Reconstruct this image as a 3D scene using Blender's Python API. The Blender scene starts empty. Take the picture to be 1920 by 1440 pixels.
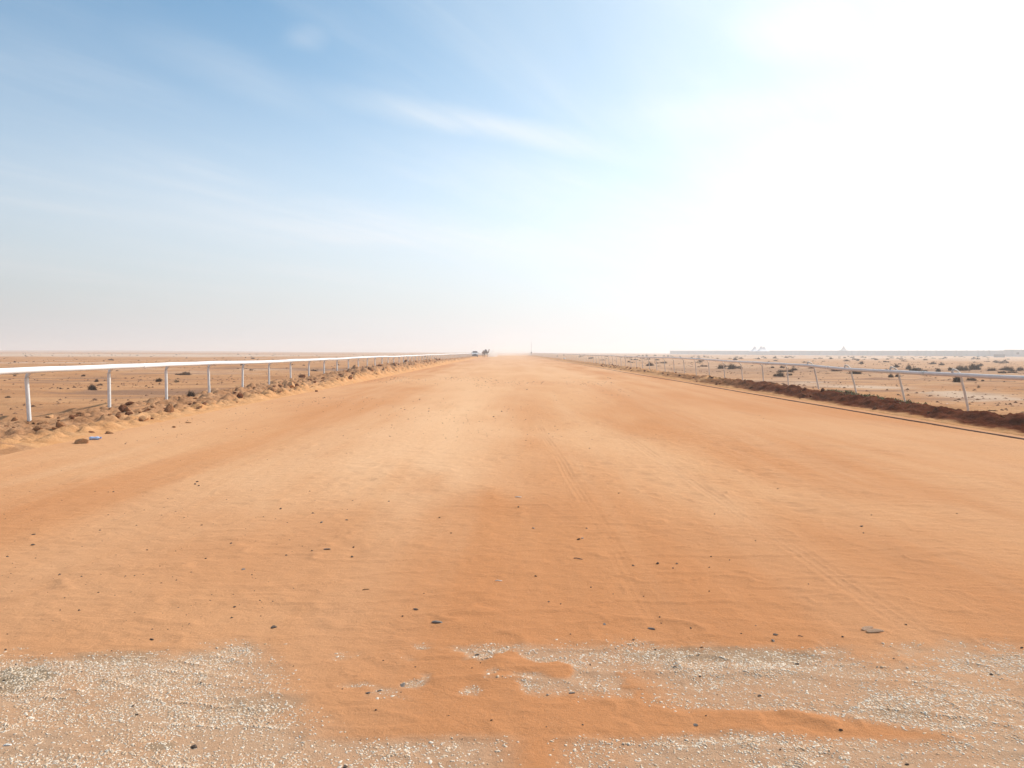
import bpy, bmesh, math, random
import numpy as np
from mathutils import Vector, Matrix, Euler
R = math.radians
rnd = random.Random(7)
rng = np.random.default_rng(11)
S = bpy.context.scene
C = S.collection

# ------------------------------------------------------------------ camera
CAM_H = 1.56
F = 1333.0 / 1920.0
cam_d = bpy.data.cameras.new('camera'); cam = bpy.data.objects.new('camera', cam_d); C.objects.link(cam)
cam_d.sensor_width = 36.0; cam_d.lens = 36.0 * F
cam_d.clip_start = 0.05; cam_d.clip_end = 30000
cam.location = (0, 0, CAM_H)
pitch = math.atan(60 / 1333.0); yaw = math.atan(-10 / 1333.0)     # vanishing point at pixel (950, 660)
cam.rotation_mode = 'XYZ'
mcam = Matrix.Rotation(yaw, 4, 'Z') @ Matrix.Rotation(R(90) - pitch, 4, 'X') @ Matrix.Rotation(R(0.20), 4, 'Z')
cam.rotation_euler = mcam.to_euler('XYZ')
S.camera = cam
MC = np.array(mcam.to_3x3())

def gp(px, py, z=0.0):
    """point of the ground plane seen at pixel px, py of the 1920 x 1440 photograph"""
    d = MC @ np.array([(px - 960) / 1333.0, -(py - 720) / 1333.0, -1.0])
    t = (z - CAM_H) / d[2]
    return Vector((d[0] * t, d[1] * t, z))

# ------------------------------------------------------------------ light, sky, exposure
SUN_AZ, SUN_EL = R(56), R(41)          # azimuth to the right of straight ahead
sd = Vector((math.sin(SUN_AZ) * math.cos(SUN_EL), math.cos(SUN_AZ) * math.cos(SUN_EL), math.sin(SUN_EL)))
sun_d = bpy.data.lights.new('sun', 'SUN'); sun = bpy.data.objects.new('sun', sun_d); C.objects.link(sun)
sun_d.energy = 4.4; sun_d.angle = R(0.7); sun_d.color = (1.0, 0.95, 0.88)
sun.rotation_euler = (-sd).to_track_quat('-Z', 'Y').to_euler()
sun.location = (30, 30, 60)
S.view_settings.view_transform = 'Standard'; S.view_settings.look = 'None'
S.view_settings.exposure = 0.0; S.view_settings.gamma = 1.0
S.cycles.use_denoising = True
S.cycles.volume_bounces = 1; S.cycles.max_bounces = 8
S.cycles.use_adaptive_sampling = True; S.cycles.adaptive_threshold = 0.008

def N(nt, t, x=0, y=0, **kw):
    n = nt.nodes.new(t)
    for k, v in kw.items():
        if k in n.inputs and not hasattr(n, k): n.inputs[k].default_value = v
        else: setattr(n, k, v)
    return n
def mathn(nt, op, a, b=None, clamp=False, c=None):
    n = nt.nodes.new('ShaderNodeMath'); n.operation = op; n.use_clamp = clamp
    for i, v in enumerate((a, b, c)):
        if v is None: continue
        if isinstance(v, (int, float)): n.inputs[i].default_value = v
        else: nt.links.new(v, n.inputs[i])
    return n.outputs[0]
def mixc(nt, fac, a, b, blend='MIX'):
    n = nt.nodes.new('ShaderNodeMix'); n.data_type = 'RGBA'; n.blend_type = blend
    for i, v in ((0, fac), (6, a), (7, b)):
        if isinstance(v, (int, float)): n.inputs[i].default_value = v
        elif isinstance(v, tuple): n.inputs[i].default_value = (*v[:3], 1)
        else: nt.links.new(v, n.inputs[i])
    return n.outputs[2]
def maprange(nt, v, a, b, c=0.0, d=1.0, smooth=True):
    n = nt.nodes.new('ShaderNodeMapRange'); n.interpolation_type = 'SMOOTHSTEP' if smooth else 'LINEAR'
    nt.links.new(v, n.inputs[0])
    for i, q in enumerate((a, b, c, d)): n.inputs[i + 1].default_value = q
    return n.outputs[0]
def noise(nt, vec, scale, detail=4, rough=0.55, dist=0.0):
    n = nt.nodes.new('ShaderNodeTexNoise'); n.inputs['Scale'].default_value = scale
    n.inputs['Detail'].default_value = detail; n.inputs['Roughness'].default_value = rough
    n.inputs['Distortion'].default_value = dist
    nt.links.new(vec, n.inputs['Vector']); return n.outputs[0]
def mapping(nt, vec, scale=(1, 1, 1), rot=(0, 0, 0), loc=(0, 0, 0)):
    n = nt.nodes.new('ShaderNodeMapping'); nt.links.new(vec, n.inputs[0])
    n.inputs['Scale'].default_value = scale; n.inputs['Rotation'].default_value = rot; n.inputs['Location'].default_value = loc
    return n.outputs[0]

W = bpy.data.worlds.new('World'); S.world = W; W.use_nodes = True
nt = W.node_tree; nt.nodes.clear()
out = nt.nodes.new('ShaderNodeOutputWorld'); bg = nt.nodes.new('ShaderNodeBackground'); nt.links.new(bg.outputs[0], out.inputs[0])
sky = nt.nodes.new('ShaderNodeTexSky'); sky.sky_type = 'NISHITA'; sky.sun_disc = False
sky.sun_elevation = SUN_EL; sky.sun_rotation = SUN_AZ; sky.air_density = 1.0; sky.dust_density = 1.6; sky.ozone_density = 1.2
tc = nt.nodes.new('ShaderNodeTexCoord'); dirv = tc.outputs['Generated']
sep = nt.nodes.new('ShaderNodeSeparateXYZ'); nt.links.new(dirv, sep.inputs[0])
dz = mathn(nt, 'MAXIMUM', sep.outputs[2], 0.0)
dot = nt.nodes.new('ShaderNodeVectorMath'); dot.operation = 'DOT_PRODUCT'; nt.links.new(dirv, dot.inputs[0]); dot.inputs[1].default_value = sd
sunward = mathn(nt, 'MAXIMUM', dot.outputs['Value'], 0.0)
# thin cirrus sheet high overhead, laid out on a horizontal plane
den = mathn(nt, 'ADD', dz, 0.10)
comb = nt.nodes.new('ShaderNodeCombineXYZ')
nt.links.new(mathn(nt, 'DIVIDE', sep.outputs[0], den), comb.inputs[0]); nt.links.new(mathn(nt, 'DIVIDE', sep.outputs[1], den), comb.inputs[1])
plane = comb.outputs[0]
STREAK = R(-52)
m1 = mapping(nt, plane, (1.0, 1.0, 1), (0, 0, STREAK), (0.35, 1.7, 0))
m1s = mapping(nt, m1, (0.35, 1.25, 1))
c1 = noise(nt, m1s, 1.0, 9, 0.56, 0.55)
m2s = mapping(nt, m1, (0.22, 1.0, 1), (0, 0, R(14)), (3.1, 0.4, 0))
c2 = noise(nt, m2s, 2.3, 8, 0.6, 0.4)
cir = maprange(nt, mathn(nt, 'ADD', mathn(nt, 'MULTIPLY', c1, 0.62), mathn(nt, 'MULTIPLY', c2, 0.38)), 0.45, 0.72)
# veil of dust and thin cloud that brightens towards the sun
dotv = dot.outputs['Value']
veil = maprange(nt, mathn(nt, 'ADD', dotv, mathn(nt, 'MULTIPLY', mathn(nt, 'SUBTRACT', c1, 0.5), 0.34)), 0.38, 1.10, 0.0, 0.97)
def pdir(px, py):
    d = MC @ np.array([(px - 960) / 1333.0, -(py - 720) / 1333.0, -1.0]); d /= np.linalg.norm(d)
    return np.array([d[0], d[1]]) / (max(d[2], 0) + 0.10)
wob = noise(nt, mapping(nt, plane, (1.2, 1.2, 1)), 1.0, 6, 0.6, 0.3)
fib = noise(nt, mapping(nt, m1, (0.5, 5.0, 1)), 1.0, 7, 0.65, 0.5)
streaks = None
for (ax, ay), (bx_, by_), w_, am in (((640, 183), (1120, 282), 0.075, 0.52), ((230, 400), (1060, 470), 0.30, 0.40), ((540, 60), (600, 75), .05, .22), ((120, 310), (560, 400), .10, .22), ((250, 60), (560, 190), .09, .20), ((1180, 225), (1500, 190), .12, .5), ((1400, 20), (1560, 90), .10, .6)):
    A_, B_ = pdir(ax, ay), pdir(bx_, by_); tv = B_ - A_; Ls = np.linalg.norm(tv); tv = tv / Ls
    du = nt.nodes.new('ShaderNodeVectorMath'); du.operation = 'DOT_PRODUCT'; nt.links.new(plane, du.inputs[0]); du.inputs[1].default_value = (tv[0], tv[1], 0)
    dn = nt.nodes.new('ShaderNodeVectorMath'); dn.operation = 'DOT_PRODUCT'; nt.links.new(plane, dn.inputs[0]); dn.inputs[1].default_value = (-tv[1], tv[0], 0)
    u = mathn(nt, 'SUBTRACT', du.outputs['Value'], float(A_ @ tv)); v = mathn(nt, 'SUBTRACT', dn.outputs['Value'], float(A_ @ np.array([-tv[1], tv[0]])))
    v = mathn(nt, 'ADD', v, mathn(nt, 'MULTIPLY', mathn(nt, 'SUBTRACT', wob, 0.5), w_ * 3.2))
    g1 = mathn(nt, 'MULTIPLY', maprange(nt, u, -0.35 * Ls, 0.55 * Ls), maprange(nt, u, 0.60 * Ls, 1.6 * Ls, 1.0, 0.0))
    g2 = maprange(nt, mathn(nt, 'ABSOLUTE', v), 0.0, w_ * 2.0, 1.0, 0.0)
    q = mathn(nt, 'MULTIPLY', mathn(nt, 'MULTIPLY', g1, g2), mathn(nt, 'MULTIPLY', maprange(nt, fib, 0.25, 0.7, 0.45, 1.1), am))
    streaks = q if streaks is None else mathn(nt, 'MAXIMUM', streaks, q)
cirf = mathn(nt, 'MAXIMUM', mathn(nt, 'MULTIPLY', mathn(nt, 'MULTIPLY', cir, maprange(nt, fib, 0.3, 0.7, 0.6, 1.1)), 0.36), streaks)
f_all = mathn(nt, 'SUBTRACT', 1.0, mathn(nt, 'MULTIPLY', mathn(nt, 'SUBTRACT', 1.0, veil), mathn(nt, 'SUBTRACT', 1.0, cirf)), clamp=True)
hor = mathn(nt, 'MULTIPLY', mathn(nt, 'MULTIPLY', mathn(nt, 'POWER', mathn(nt, 'SUBTRACT', 1.0, dz), 3.0), maprange(nt, dz, 0.12, 0.58, 1.0, 0.0)), 0.97)
skyb = nt.nodes.new('ShaderNodeVectorMath'); skyb.operation = 'SCALE'; nt.links.new(sky.outputs[0], skyb.inputs[0]); skyb.inputs['Scale'].default_value = 0.140
skyc = mixc(nt, 1.0, skyb.outputs[0], (0.69, 1.10, 1.17), 'MULTIPLY')
white_amt = mathn(nt, 'ADD', 0.93, mathn(nt, 'MULTIPLY', mathn(nt, 'POWER', sunward, 5.0), 0.45))
wv = nt.nodes.new('ShaderNodeVectorMath'); wv.operation = 'SCALE'; wv.inputs[0].default_value = (0.96, 1.0, 1.02); nt.links.new(white_amt, wv.inputs['Scale'])
sky1 = mixc(nt, f_all, skyc, wv.outputs[0])
hv = nt.nodes.new('ShaderNodeVectorMath'); hv.operation = 'SCALE'; hv.inputs[0].default_value = (1.01, 0.983, 1.005)
nt.links.new(mathn(nt, 'MULTIPLY', mathn(nt, 'ADD', 0.66, mathn(nt, 'MULTIPLY', sunward, 0.66)), mathn(nt, 'ADD', 1.0, mathn(nt, 'MULTIPLY', maprange(nt, dz, 0.03, 0.25), 0.20))), hv.inputs['Scale'])
sky2 = mixc(nt, hor, sky1, hv.outputs[0])
nt.links.new(sky2, bg.inputs[0]); bg.inputs[1].default_value = 1.0

# ------------------------------------------------------------------ numeric noise
def _h(ix, iy, seed):
    h = (ix.astype(np.int64) * 374761393 + iy.astype(np.int64) * 668265263 + seed * 974711) & 0xFFFFFFFF
    h = ((h ^ (h >> 13)) * 1274126177) & 0xFFFFFFFF
    return ((h ^ (h >> 16)) & 0xFFFFFF) / float(0xFFFFFF)
def vn(x, y, seed=0):
    x0 = np.floor(x); y0 = np.floor(y); fx = x - x0; fy = y - y0
    fx = fx * fx * (3 - 2 * fx); fy = fy * fy * (3 - 2 * fy)
    a = _h(x0, y0, seed); b = _h(x0 + 1, y0, seed); c = _h(x0, y0 + 1, seed); d = _h(x0 + 1, y0 + 1, seed)
    return (a * (1 - fx) + b * fx) * (1 - fy) + (c * (1 - fx) + d * fx) * fy
def fbm(x, y, octs=4, seed=0, g=0.5):
    s = 0; a = 1; t = 0
    for i in range(octs):
        s = s + a * vn(x * 2 ** i + 17.3 * i, y * 2 ** i - 9.1 * i, seed + i); t += a; a *= g
    return s / t
def clods(x, y, seed=0):
    """rounded lumps: one per lattice cell, jittered, of uneven size"""
    x0 = np.floor(x); y0 = np.floor(y); best = np.zeros_like(x)
    for i in (-1, 0, 1):
        for j in (-1, 0, 1):
            cx = x0 + i; cy = y0 + j
            px = cx + 0.15 + 0.7 * _h(cx, cy, seed); py = cy + 0.15 + 0.7 * _h(cx, cy, seed + 1)
            r = 0.2 + 0.55 * _h(cx, cy, seed + 2) ** 2
            d2 = ((x - px) ** 2 + (y - py) ** 2) / (r * r)
            best = np.maximum(best, np.sqrt(np.clip(1 - d2, 0, 1)) * r)
    return best
def sst(v, a, b):
    t = np.clip((v - a) / (b - a), 0, 1); return t * t * (3 - 2 * t)

# ------------------------------------------------------------------ mesh helpers
def link(name, me, mat=None, parent=None, smooth=True):
    if mat: me.materials.append(mat)
    if smooth and len(me.polygons): me.polygons.foreach_set('use_smooth', np.ones(len(me.polygons), bool))
    o = bpy.data.objects.new(name, me); C.objects.link(o)
    if parent: o.parent = parent
    return o
def tag(o, label=None, cat=None, group=None, kind=None):
    if label: o['label'] = label
    if cat: o['category'] = cat
    if group: o['group'] = group
    if kind: o['kind'] = kind
    return o
def empty(name, loc, rz=0, **kw):
    o = bpy.data.objects.new(name, None); C.objects.link(o); o.location = loc; o.rotation_euler = (0, 0, rz)
    o.empty_display_size = 0.2
    return tag(o, **kw)
def grid_mesh(name, xs, ys, zf):
    X, Y = np.meshgrid(xs, ys); Z = zf(X, Y)
    nx, ny = len(xs), len(ys)
    me = bpy.data.meshes.new(name)
    me.vertices.add(nx * ny); me.vertices.foreach_set('co', np.stack([X, Y, Z], -1).astype(np.float32).ravel())
    i = np.arange(nx * ny).reshape(ny, nx)
    q = np.stack([i[:-1, :-1], i[:-1, 1:], i[1:, 1:], i[1:, :-1]], -1).reshape(-1, 4)
    me.loops.add(q.size); me.loops.foreach_set('vertex_index', q.ravel().astype(np.int32))
    me.polygons.add(len(q)); me.polygons.foreach_set('loop_start', (np.arange(len(q)) * 4).astype(np.int32))
    me.update(calc_edges=True); me.validate()
    return me, X, Y
def attr(me, name, arr):
    a = me.attributes.new(name, 'FLOAT', 'POINT'); a.data.foreach_set('value', np.asarray(arr, np.float32).ravel())
def poly_mesh(name, V, faces):
    me = bpy.data.meshes.new(name); me.from_pydata([tuple(v) for v in V], [], faces); me.update(); return me
def tube(bm, pts, rad, seg=10, flat=1.0, cap=True):
    """sweep of a round (or flattened) section along pts; rad a number or list"""
    P = [Vector(p) for p in pts]; n = len(P)
    if not hasattr(rad, '__len__'): rad = [rad] * n
    rings = []
    for i, p in enumerate(P):
        t = (P[min(i + 1, n - 1)] - P[max(i - 1, 0)]).normalized()
        up = Vector((0, 0, 1)) if abs(t.z) < 0.95 else Vector((0, 1, 0))
        a = t.cross(up).normalized(); b = a.cross(t).normalized()
        rings.append([bm.verts.new(p + a * (math.cos(2 * math.pi * k / seg) * rad[i] * flat) + b * (math.sin(2 * math.pi * k / seg) * rad[i])) for k in range(seg)])
    for r0, r1 in zip(rings, rings[1:]):
        for k in range(seg): bm.faces.new((r0[k], r0[(k + 1) % seg], r1[(k + 1) % seg], r1[k]))
    if cap: bm.faces.new(rings[0][::-1]); bm.faces.new(rings[-1])
def box(bm, c, s, rot=None, bev=0.0):
    r = bmesh.ops.create_cube(bm, size=1.0); vs = r['verts']
    bmesh.ops.scale(bm, vec=s, verts=vs)
    if bev:
        es = list({e for v in vs for e in v.link_edges})
        rb = bmesh.ops.bevel(bm, geom=es, offset=bev, segments=2, affect='EDGES', profile=0.6)
        vs = list({v for f in rb['faces'] for v in f.verts} | {v for v in vs if v.is_valid})
    if rot: bmesh.ops.rotate(bm, cent=(0, 0, 0), matrix=Euler(rot).to_matrix(), verts=vs)
    bmesh.ops.translate(bm, vec=c, verts=vs)
def done(bm, name, mat, parent=None, smooth=True):
    bmesh.ops.recalc_face_normals(bm, faces=bm.faces)
    me = bpy.data.meshes.new(name); bm.to_mesh(me); bm.free()
    return link(name, me, mat, parent, smooth)

# ------------------------------------------------------------------ materials
def mat(name, col, rough=0.8, metal=0.0, var=0.0, vscale=5.0, bump=0.0, bscale=30.0, spec=0.3):
    m = bpy.data.materials.new(name); m.use_nodes = True; t = m.node_tree; b = t.nodes['Principled BSDF']
    b.inputs['Roughness'].default_value = rough; b.inputs['Metallic'].default_value = metal
    b.inputs['Specular IOR Level'].default_value = spec
    g = t.nodes.new('ShaderNodeTexCoord').outputs['Object']
    n = noise(t, g, vscale, 5, 0.6)
    c = mixc(t, maprange(t, n, 0.3, 0.7), tuple(v * (1 - var) for v in col), tuple(min(1, v * (1 + var)) for v in col))
    t.links.new(c, b.inputs['Base Color'])
    if bump:
        bn = t.nodes.new('ShaderNodeBump'); bn.inputs['Strength'].default_value = 1.0; bn.inputs['Distance'].default_value = bump
        t.links.new(noise(t, g, bscale, 6, 0.6), bn.inputs['Height']); t.links.new(bn.outputs[0], b.inputs['Normal'])
    return m

def attrn(t, name):
    n = t.nodes.new('ShaderNodeAttribute'); n.attribute_name = name; return n.outputs['Fac']

def sand_material():
    m = bpy.data.materials.new('track_sand'); m.use_nodes = True; t = m.node_tree; b = t.nodes['Principled BSDF']
    b.inputs['Roughness'].default_value = 0.95; b.inputs['Specular IOR Level'].default_value = 0.02
    g = t.nodes.new('ShaderNodeTexCoord').outputs['Object']
    long_ = mapping(t, g, (0.75, 0.035, 1), (0, 0, R(3)))
    streak = noise(t, long_, 1.0, 6, 0.6, 0.6)
    patch = noise(t, mapping(t, g, (0.35, 0.07, 1), loc=(4, 2, 0)), 1.0, 5, 0.55, 0.4)
    mid = noise(t, mapping(t, g, (1.6, 0.5, 1), (0, 0, R(-14))), 1.0, 8, 0.66, 0.5)
    fine = noise(t, g, 55, 6, 0.7)
    grain = noise(t, g, 420, 3, 0.7)
    col = mixc(t, maprange(t, patch, 0.34, 0.68), (0.545, 0.242, 0.102), (0.635, 0.338, 0.168))
    col = mixc(t, mathn(t, 'MULTIPLY', maprange(t, streak, 0.40, 0.72), 0.48), col, (0.66, 0.385, 0.215))
    col = mixc(t, attrn(t, 'deep_orange'), col, (0.475, 0.186, 0.070))
    col = mixc(t, mathn(t, 'MULTIPLY', maprange(t, mid, 0.50, 0.76), 0.34), col, (0.43, 0.205, 0.10))
    col = mixc(t, mathn(t, 'MULTIPLY', maprange(t, fine, 0.50, 0.74), 0.42), col, (0.36, 0.175, 0.09))
    col = mixc(t, mathn(t, 'MULTIPLY', maprange(t, grain, 0.52, 0.78), 0.6), col, (0.78, 0.50, 0.29))
    col = mixc(t, attrn(t, 'dusty'), col, (0.76, 0.475, 0.275))
    gr = attrn(t, 'gravel')
    ash = mixc(t, maprange(t, grain, 0.35, 0.7), (0.38, 0.25, 0.16), (0.58, 0.42, 0.29))
    col = mixc(t, mathn(t, 'MULTIPLY', gr, 0.66), col, ash)
    col = mixc(t, attrn(t, 'stain'), col, (0.25, 0.19, 0.125))
    col = mixc(t, mathn(t, 'MULTIPLY', attrn(t, 'rut'), 0.09), col, (0.36, 0.175, 0.09))
    t.links.new(col, b.inputs['Base Color'])
    hgt = mathn(t, 'ADD', mathn(t, 'MULTIPLY', fine, 0.6), mathn(t, 'MULTIPLY', grain, 0.25))
    hgt = mathn(t, 'ADD', hgt, mathn(t, 'MULTIPLY', noise(t, mapping(t, g, (6, 11, 6), (0, 0, R(-10))), 1.0, 6, 0.6, 0.3), 1.3))
    bn = t.nodes.new('ShaderNodeBump'); bn.inputs['Strength'].default_value = 1.0; bn.inputs['Distance'].default_value = 0.009
    t.links.new(hgt, bn.inputs['Height']); t.links.new(bn.outputs[0], b.inputs['Normal'])
    return m

def desert_material():
    m = bpy.data.materials.new('desert_ground'); m.use_nodes = True; t = m.node_tree; b = t.nodes['Principled BSDF']
    b.inputs['Roughness'].default_value = 0.95; b.inputs['Specular IOR Level'].default_value = 0.0
    g = t.nodes.new('ShaderNodeTexCoord').outputs['Object']
    big = noise(t, mapping(t, g, (0.010, 0.035, 1), (0, 0, R(4))), 1.0, 6, 0.6, 0.5)
    midn = noise(t, mapping(t, g, (0.16, 0.42, 1), (0, 0, R(-5))), 1.0, 9, 0.70, 0.6)
    sm = noise(t, g, 2.6, 7, 0.65)
    fine = noise(t, g, 22, 5, 0.7)
    col = mixc(t, maprange(t, midn, 0.36, 0.68), (0.425, 0.205, 0.097), (0.53, 0.285, 0.142))
    col = mixc(t, mathn(t, 'MULTIPLY', maprange(t, big, 0.54, 0.66), 0.75), col, (0.60, 0.46, 0.36))
    col = mixc(t, mathn(t, 'MULTIPLY', maprange(t, sm, 0.52, 0.70), 0.55), col, (0.28, 0.155, 0.10))
    col = mixc(t, mathn(t, 'MULTIPLY', maprange(t, fine, 0.53, 0.72), 0.6), col, (0.22, 0.13, 0.09))
    col = mixc(t, attrn(t, 'pale'), col, (0.56, 0.41, 0.30))
    col = mixc(t, attrn(t, 'dark'), col, (0.26, 0.15, 0.10))
    t.links.new(col, b.inputs['Base Color'])
    bn = t.nodes.new('ShaderNodeBump'); bn.inputs['Strength'].default_value = 1.0; bn.inputs['Distance'].default_value = 0.05
    t.links.new(mathn(t, 'ADD', sm, mathn(t, 'MULTIPLY', fine, 0.3)), bn.inputs['Height']); t.links.new(bn.outputs[0], b.inputs['Normal'])
    return m

def soil_material(name, c0, c1, c2, dist=0.03):
    m = bpy.data.materials.new(name); m.use_nodes = True; t = m.node_tree; b = t.nodes['Principled BSDF']
    b.inputs['Roughness'].default_value = 0.95; b.inputs['Specular IOR Level'].default_value = 0.0
    g = t.nodes.new('ShaderNodeTexCoord').outputs['Object']
    a_ = noise(t, g, 1.7, 7, 0.65, 0.3); f_ = noise(t, g, 16, 6, 0.7)
    col = mixc(t, maprange(t, a_, 0.36, 0.66), c0, c1)
    col = mixc(t, mathn(t, 'MULTIPLY', maprange(t, f_, 0.48, 0.74), 0.55), col, c2)
    sand = mixc(t, maprange(t, a_, 0.3, 0.7), (0.55, 0.265, 0.110), (0.60, 0.325, 0.155))
    col = mixc(t, attrn(t, 'sandy'), col, sand)
    t.links.new(col, b.inputs['Base Color'])
    bn = t.nodes.new('ShaderNodeBump'); bn.inputs['Strength'].default_value = 1.0; bn.inputs['Distance'].default_value = dist
    t.links.new(f_, bn.inputs['Height']); t.links.new(bn.outputs[0], b.inputs['Normal'])
    return m

M_sand = sand_material(); M_desert = desert_material()
M_bankL = soil_material('bank_rubble', (0.34, 0.168, 0.082), (0.47, 0.255, 0.135), (0.18, 0.08, 0.042))
M_bankR = soil_material('bank_dark_shaded_soil', (0.085, 0.021, 0.009), (0.15, 0.047, 0.022), (0.040, 0.010, 0.005))  # dark red soil, with the shade of its track-side slope put into the colour
M_rockS = mat('rock_sandy', (0.60, 0.33, 0.165), 0.9, var=0.2, vscale=6, bump=0.02, bscale=14, spec=0.0)
M_rockL = mat('rock_pale', (0.36, 0.175, 0.085), 0.9, spec=0.0, var=0.35, vscale=6, bump=0.02, bscale=14)
M_rockR = mat('rock_red', (0.20, 0.083, 0.042), 0.9, spec=0.0, var=0.4, vscale=7, bump=0.02, bscale=14)
M_rail = mat('white_plastic_rail', (0.84, 0.85, 0.86), 0.42, var=0.04, vscale=2.0, spec=0.5)
M_railR = mat('bounce_tinted_rail', (0.84, 0.75, 0.68), 0.5, var=0.06, vscale=2.0, spec=0.3)  # white rail with warm ground bounce on its shaded side tinted into the colour
M_post = mat('dusty_white_post', (0.74, 0.72, 0.69), 0.5, var=0.08, vscale=8, spec=0.5)
M_postR = mat('dusty_cream_post', (0.66, 0.58, 0.50), 0.6, var=0.10, vscale=8)
M_joint = mat('rail_joint', (0.70, 0.66, 0.60), 0.5, var=0.1)
M_twig = mat('dry_twigs', (0.115, 0.072, 0.048), 0.9, spec=0.0, var=0.35, vscale=9)
M_twig2 = mat('grey_twigs', (0.18, 0.118, 0.080), 0.9, spec=0.0, var=0.3, vscale=9)
M_twig3 = mat('straw_twigs', (0.34, 0.22, 0.13), 0.9, var=0.3, vscale=9)
M_wall = mat('grey_concrete', (0.36, 0.37, 0.38), 0.85, var=0.08, vscale=0.15)
M_white = mat('white_canvas', (0.82, 0.83, 0.84), 0.7, var=0.03)
M_metal = mat('galvanised_steel', (0.42, 0.43, 0.44), 0.5, 0.4, var=0.08)
M_dark = mat('dark_grey_paint', (0.14, 0.14, 0.16), 0.6, var=0.1)
M_carp = mat('white_car_paint', (0.80, 0.81, 0.83), 0.3, var=0.02, spec=0.5)
M_glass = mat('dark_glass', (0.03, 0.035, 0.04), 0.12, spec=0.6)
M_tyre = mat('tyre_rubber', (0.035, 0.033, 0.032), 0.9, var=0.2)
M_trim = mat('black_trim', (0.05, 0.05, 0.055), 0.6)
M_lamp = mat('headlight_lens', (0.75, 0.76, 0.78), 0.15, spec=0.6)
M_camel1 = mat('dark_camel_hair', (0.115, 0.075, 0.05), 0.95, var=0.3, vscale=3)
M_camel2 = mat('brown_camel_hair', (0.24, 0.125, 0.07), 0.95, var=0.3, vscale=3)
M_cloth = mat('grey_blanket', (0.16, 0.15, 0.16), 0.95, var=0.2)
M_peb = [mat('dark_pebble', (0.11, 0.075, 0.055), 0.85, var=0.4, vscale=60, bump=0.002, bscale=200),
         mat('grey_pebble', (0.21, 0.17, 0.14), 0.85, var=0.3, vscale=60, bump=0.002, bscale=200),
         mat('tan_pebble', (0.42, 0.25, 0.15), 0.85, var=0.3, vscale=60, bump=0.002, bscale=200),
         mat('white_pebble', (0.74, 0.70, 0.64), 0.85, var=0.15, vscale=60, bump=0.002, bscale=200)]

# ------------------------------------------------------------------ the track (paved apron in front, half buried in blown sand)
def gravel_mask(X, D):
    nz = fbm(X * 2.2, D * 3.2, 4, 40) - 0.5; n2 = fbm(X * 7, D * 10, 3, 44) - 0.5
    top = sst(3.80 + 0.35 * nz + 0.22 * n2 - D, -0.03, 0.26)
    xe = -1.42 + (3.75 - D) * 0.68 + nz * 0.5
    A = sst(xe - X, -0.25, 0.30) * top
    right = sst(X - (0.25 + (3.75 - D) * 0.75 + nz * 0.5), -0.2, 0.35)
    low = 3.06 - np.clip(X - 1.25, 0, 3) * 0.35 + nz * 0.12
    B = right * sst(D - low, -0.03, 0.07) * top
    Cc = 0.85 * sst(X, -1.0, -0.6) * (1 - sst(X, 0.5, 0.9)) * sst(D, 3.12, 3.30) * (1 - sst(D, 3.66, 3.80)) * sst(nz + n2 * 0.9, -0.03, 0.12)
    E = sst(2.86 + 0.10 * nz + 0.04 * n2 - D, -0.02, 0.07)
    hole = sst(D, 2.52, 2.64) * np.exp(-((X - 0.13) / 0.16) ** 2)
    E = E * (1 - hole)
    g = np.maximum.reduce([A, B, Cc, E])
    g = g * (0.80 + 0.9 * np.clip(nz + 0.6 * n2 + 0.12, -0.5, 0.25))
    return np.clip(g, 0, 1)

def rut(X, Y):
    """tread marks of one vehicle plus older, fainter ones"""
    d = np.zeros_like(X)
    for x0, slope, w, amp, y0, y1, sd_ in ((0.90, -0.020, 0.070, 1.0, 3.7, 30, 1), (2.34, -0.012, 0.085, 0.9, 3.7, 60, 2), (2.95, -0.03, 0.07, 0.45, 3.8, 9, 3),
                                         (-0.35, 0.21, 0.05, 0.55, 3.9, 6.2, 4), (-3.6, 0.02, 0.09, 0.4, 5, 16, 5), (5.2, 0.03, 0.11, 0.5, 6, 30, 6), (3.7, 0.01, 0.10, 0.5, 9, 40, 7), (-1.2, 0.04, 0.1, 0.35, 8, 30, 8)):
        xc = x0 + slope * (Y - 3.8) + 0.03 * (vn(Y * 0.9, Y * 0 + sd_, sd_) - 0.5)
        u = (X - xc) / w
        fade = sst(Y, y0, y0 + 0.6) * (1 - sst(Y, y1 * 0.75, y1)) * (0.25 + 0.75 * sst(fbm(X * 3, Y * 0.9, 4, 90 + sd_), 0.36, 0.64))
        prof = -np.exp(-u ** 4) + 0.45 * np.exp(-((np.abs(u) - 1.25) / 0.25) ** 2)
        lug = (np.sin((Y * 62 + np.abs(u) * 2.4)) > 0).astype(float) * np.exp(-u ** 4) * (Y < 9) * 0.8 + 1.3 * np.exp(-((np.abs(u) - .42) / 0.15) ** 2)
        d = d + amp * fade * (prof + lug * 0.6)
    return d

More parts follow.
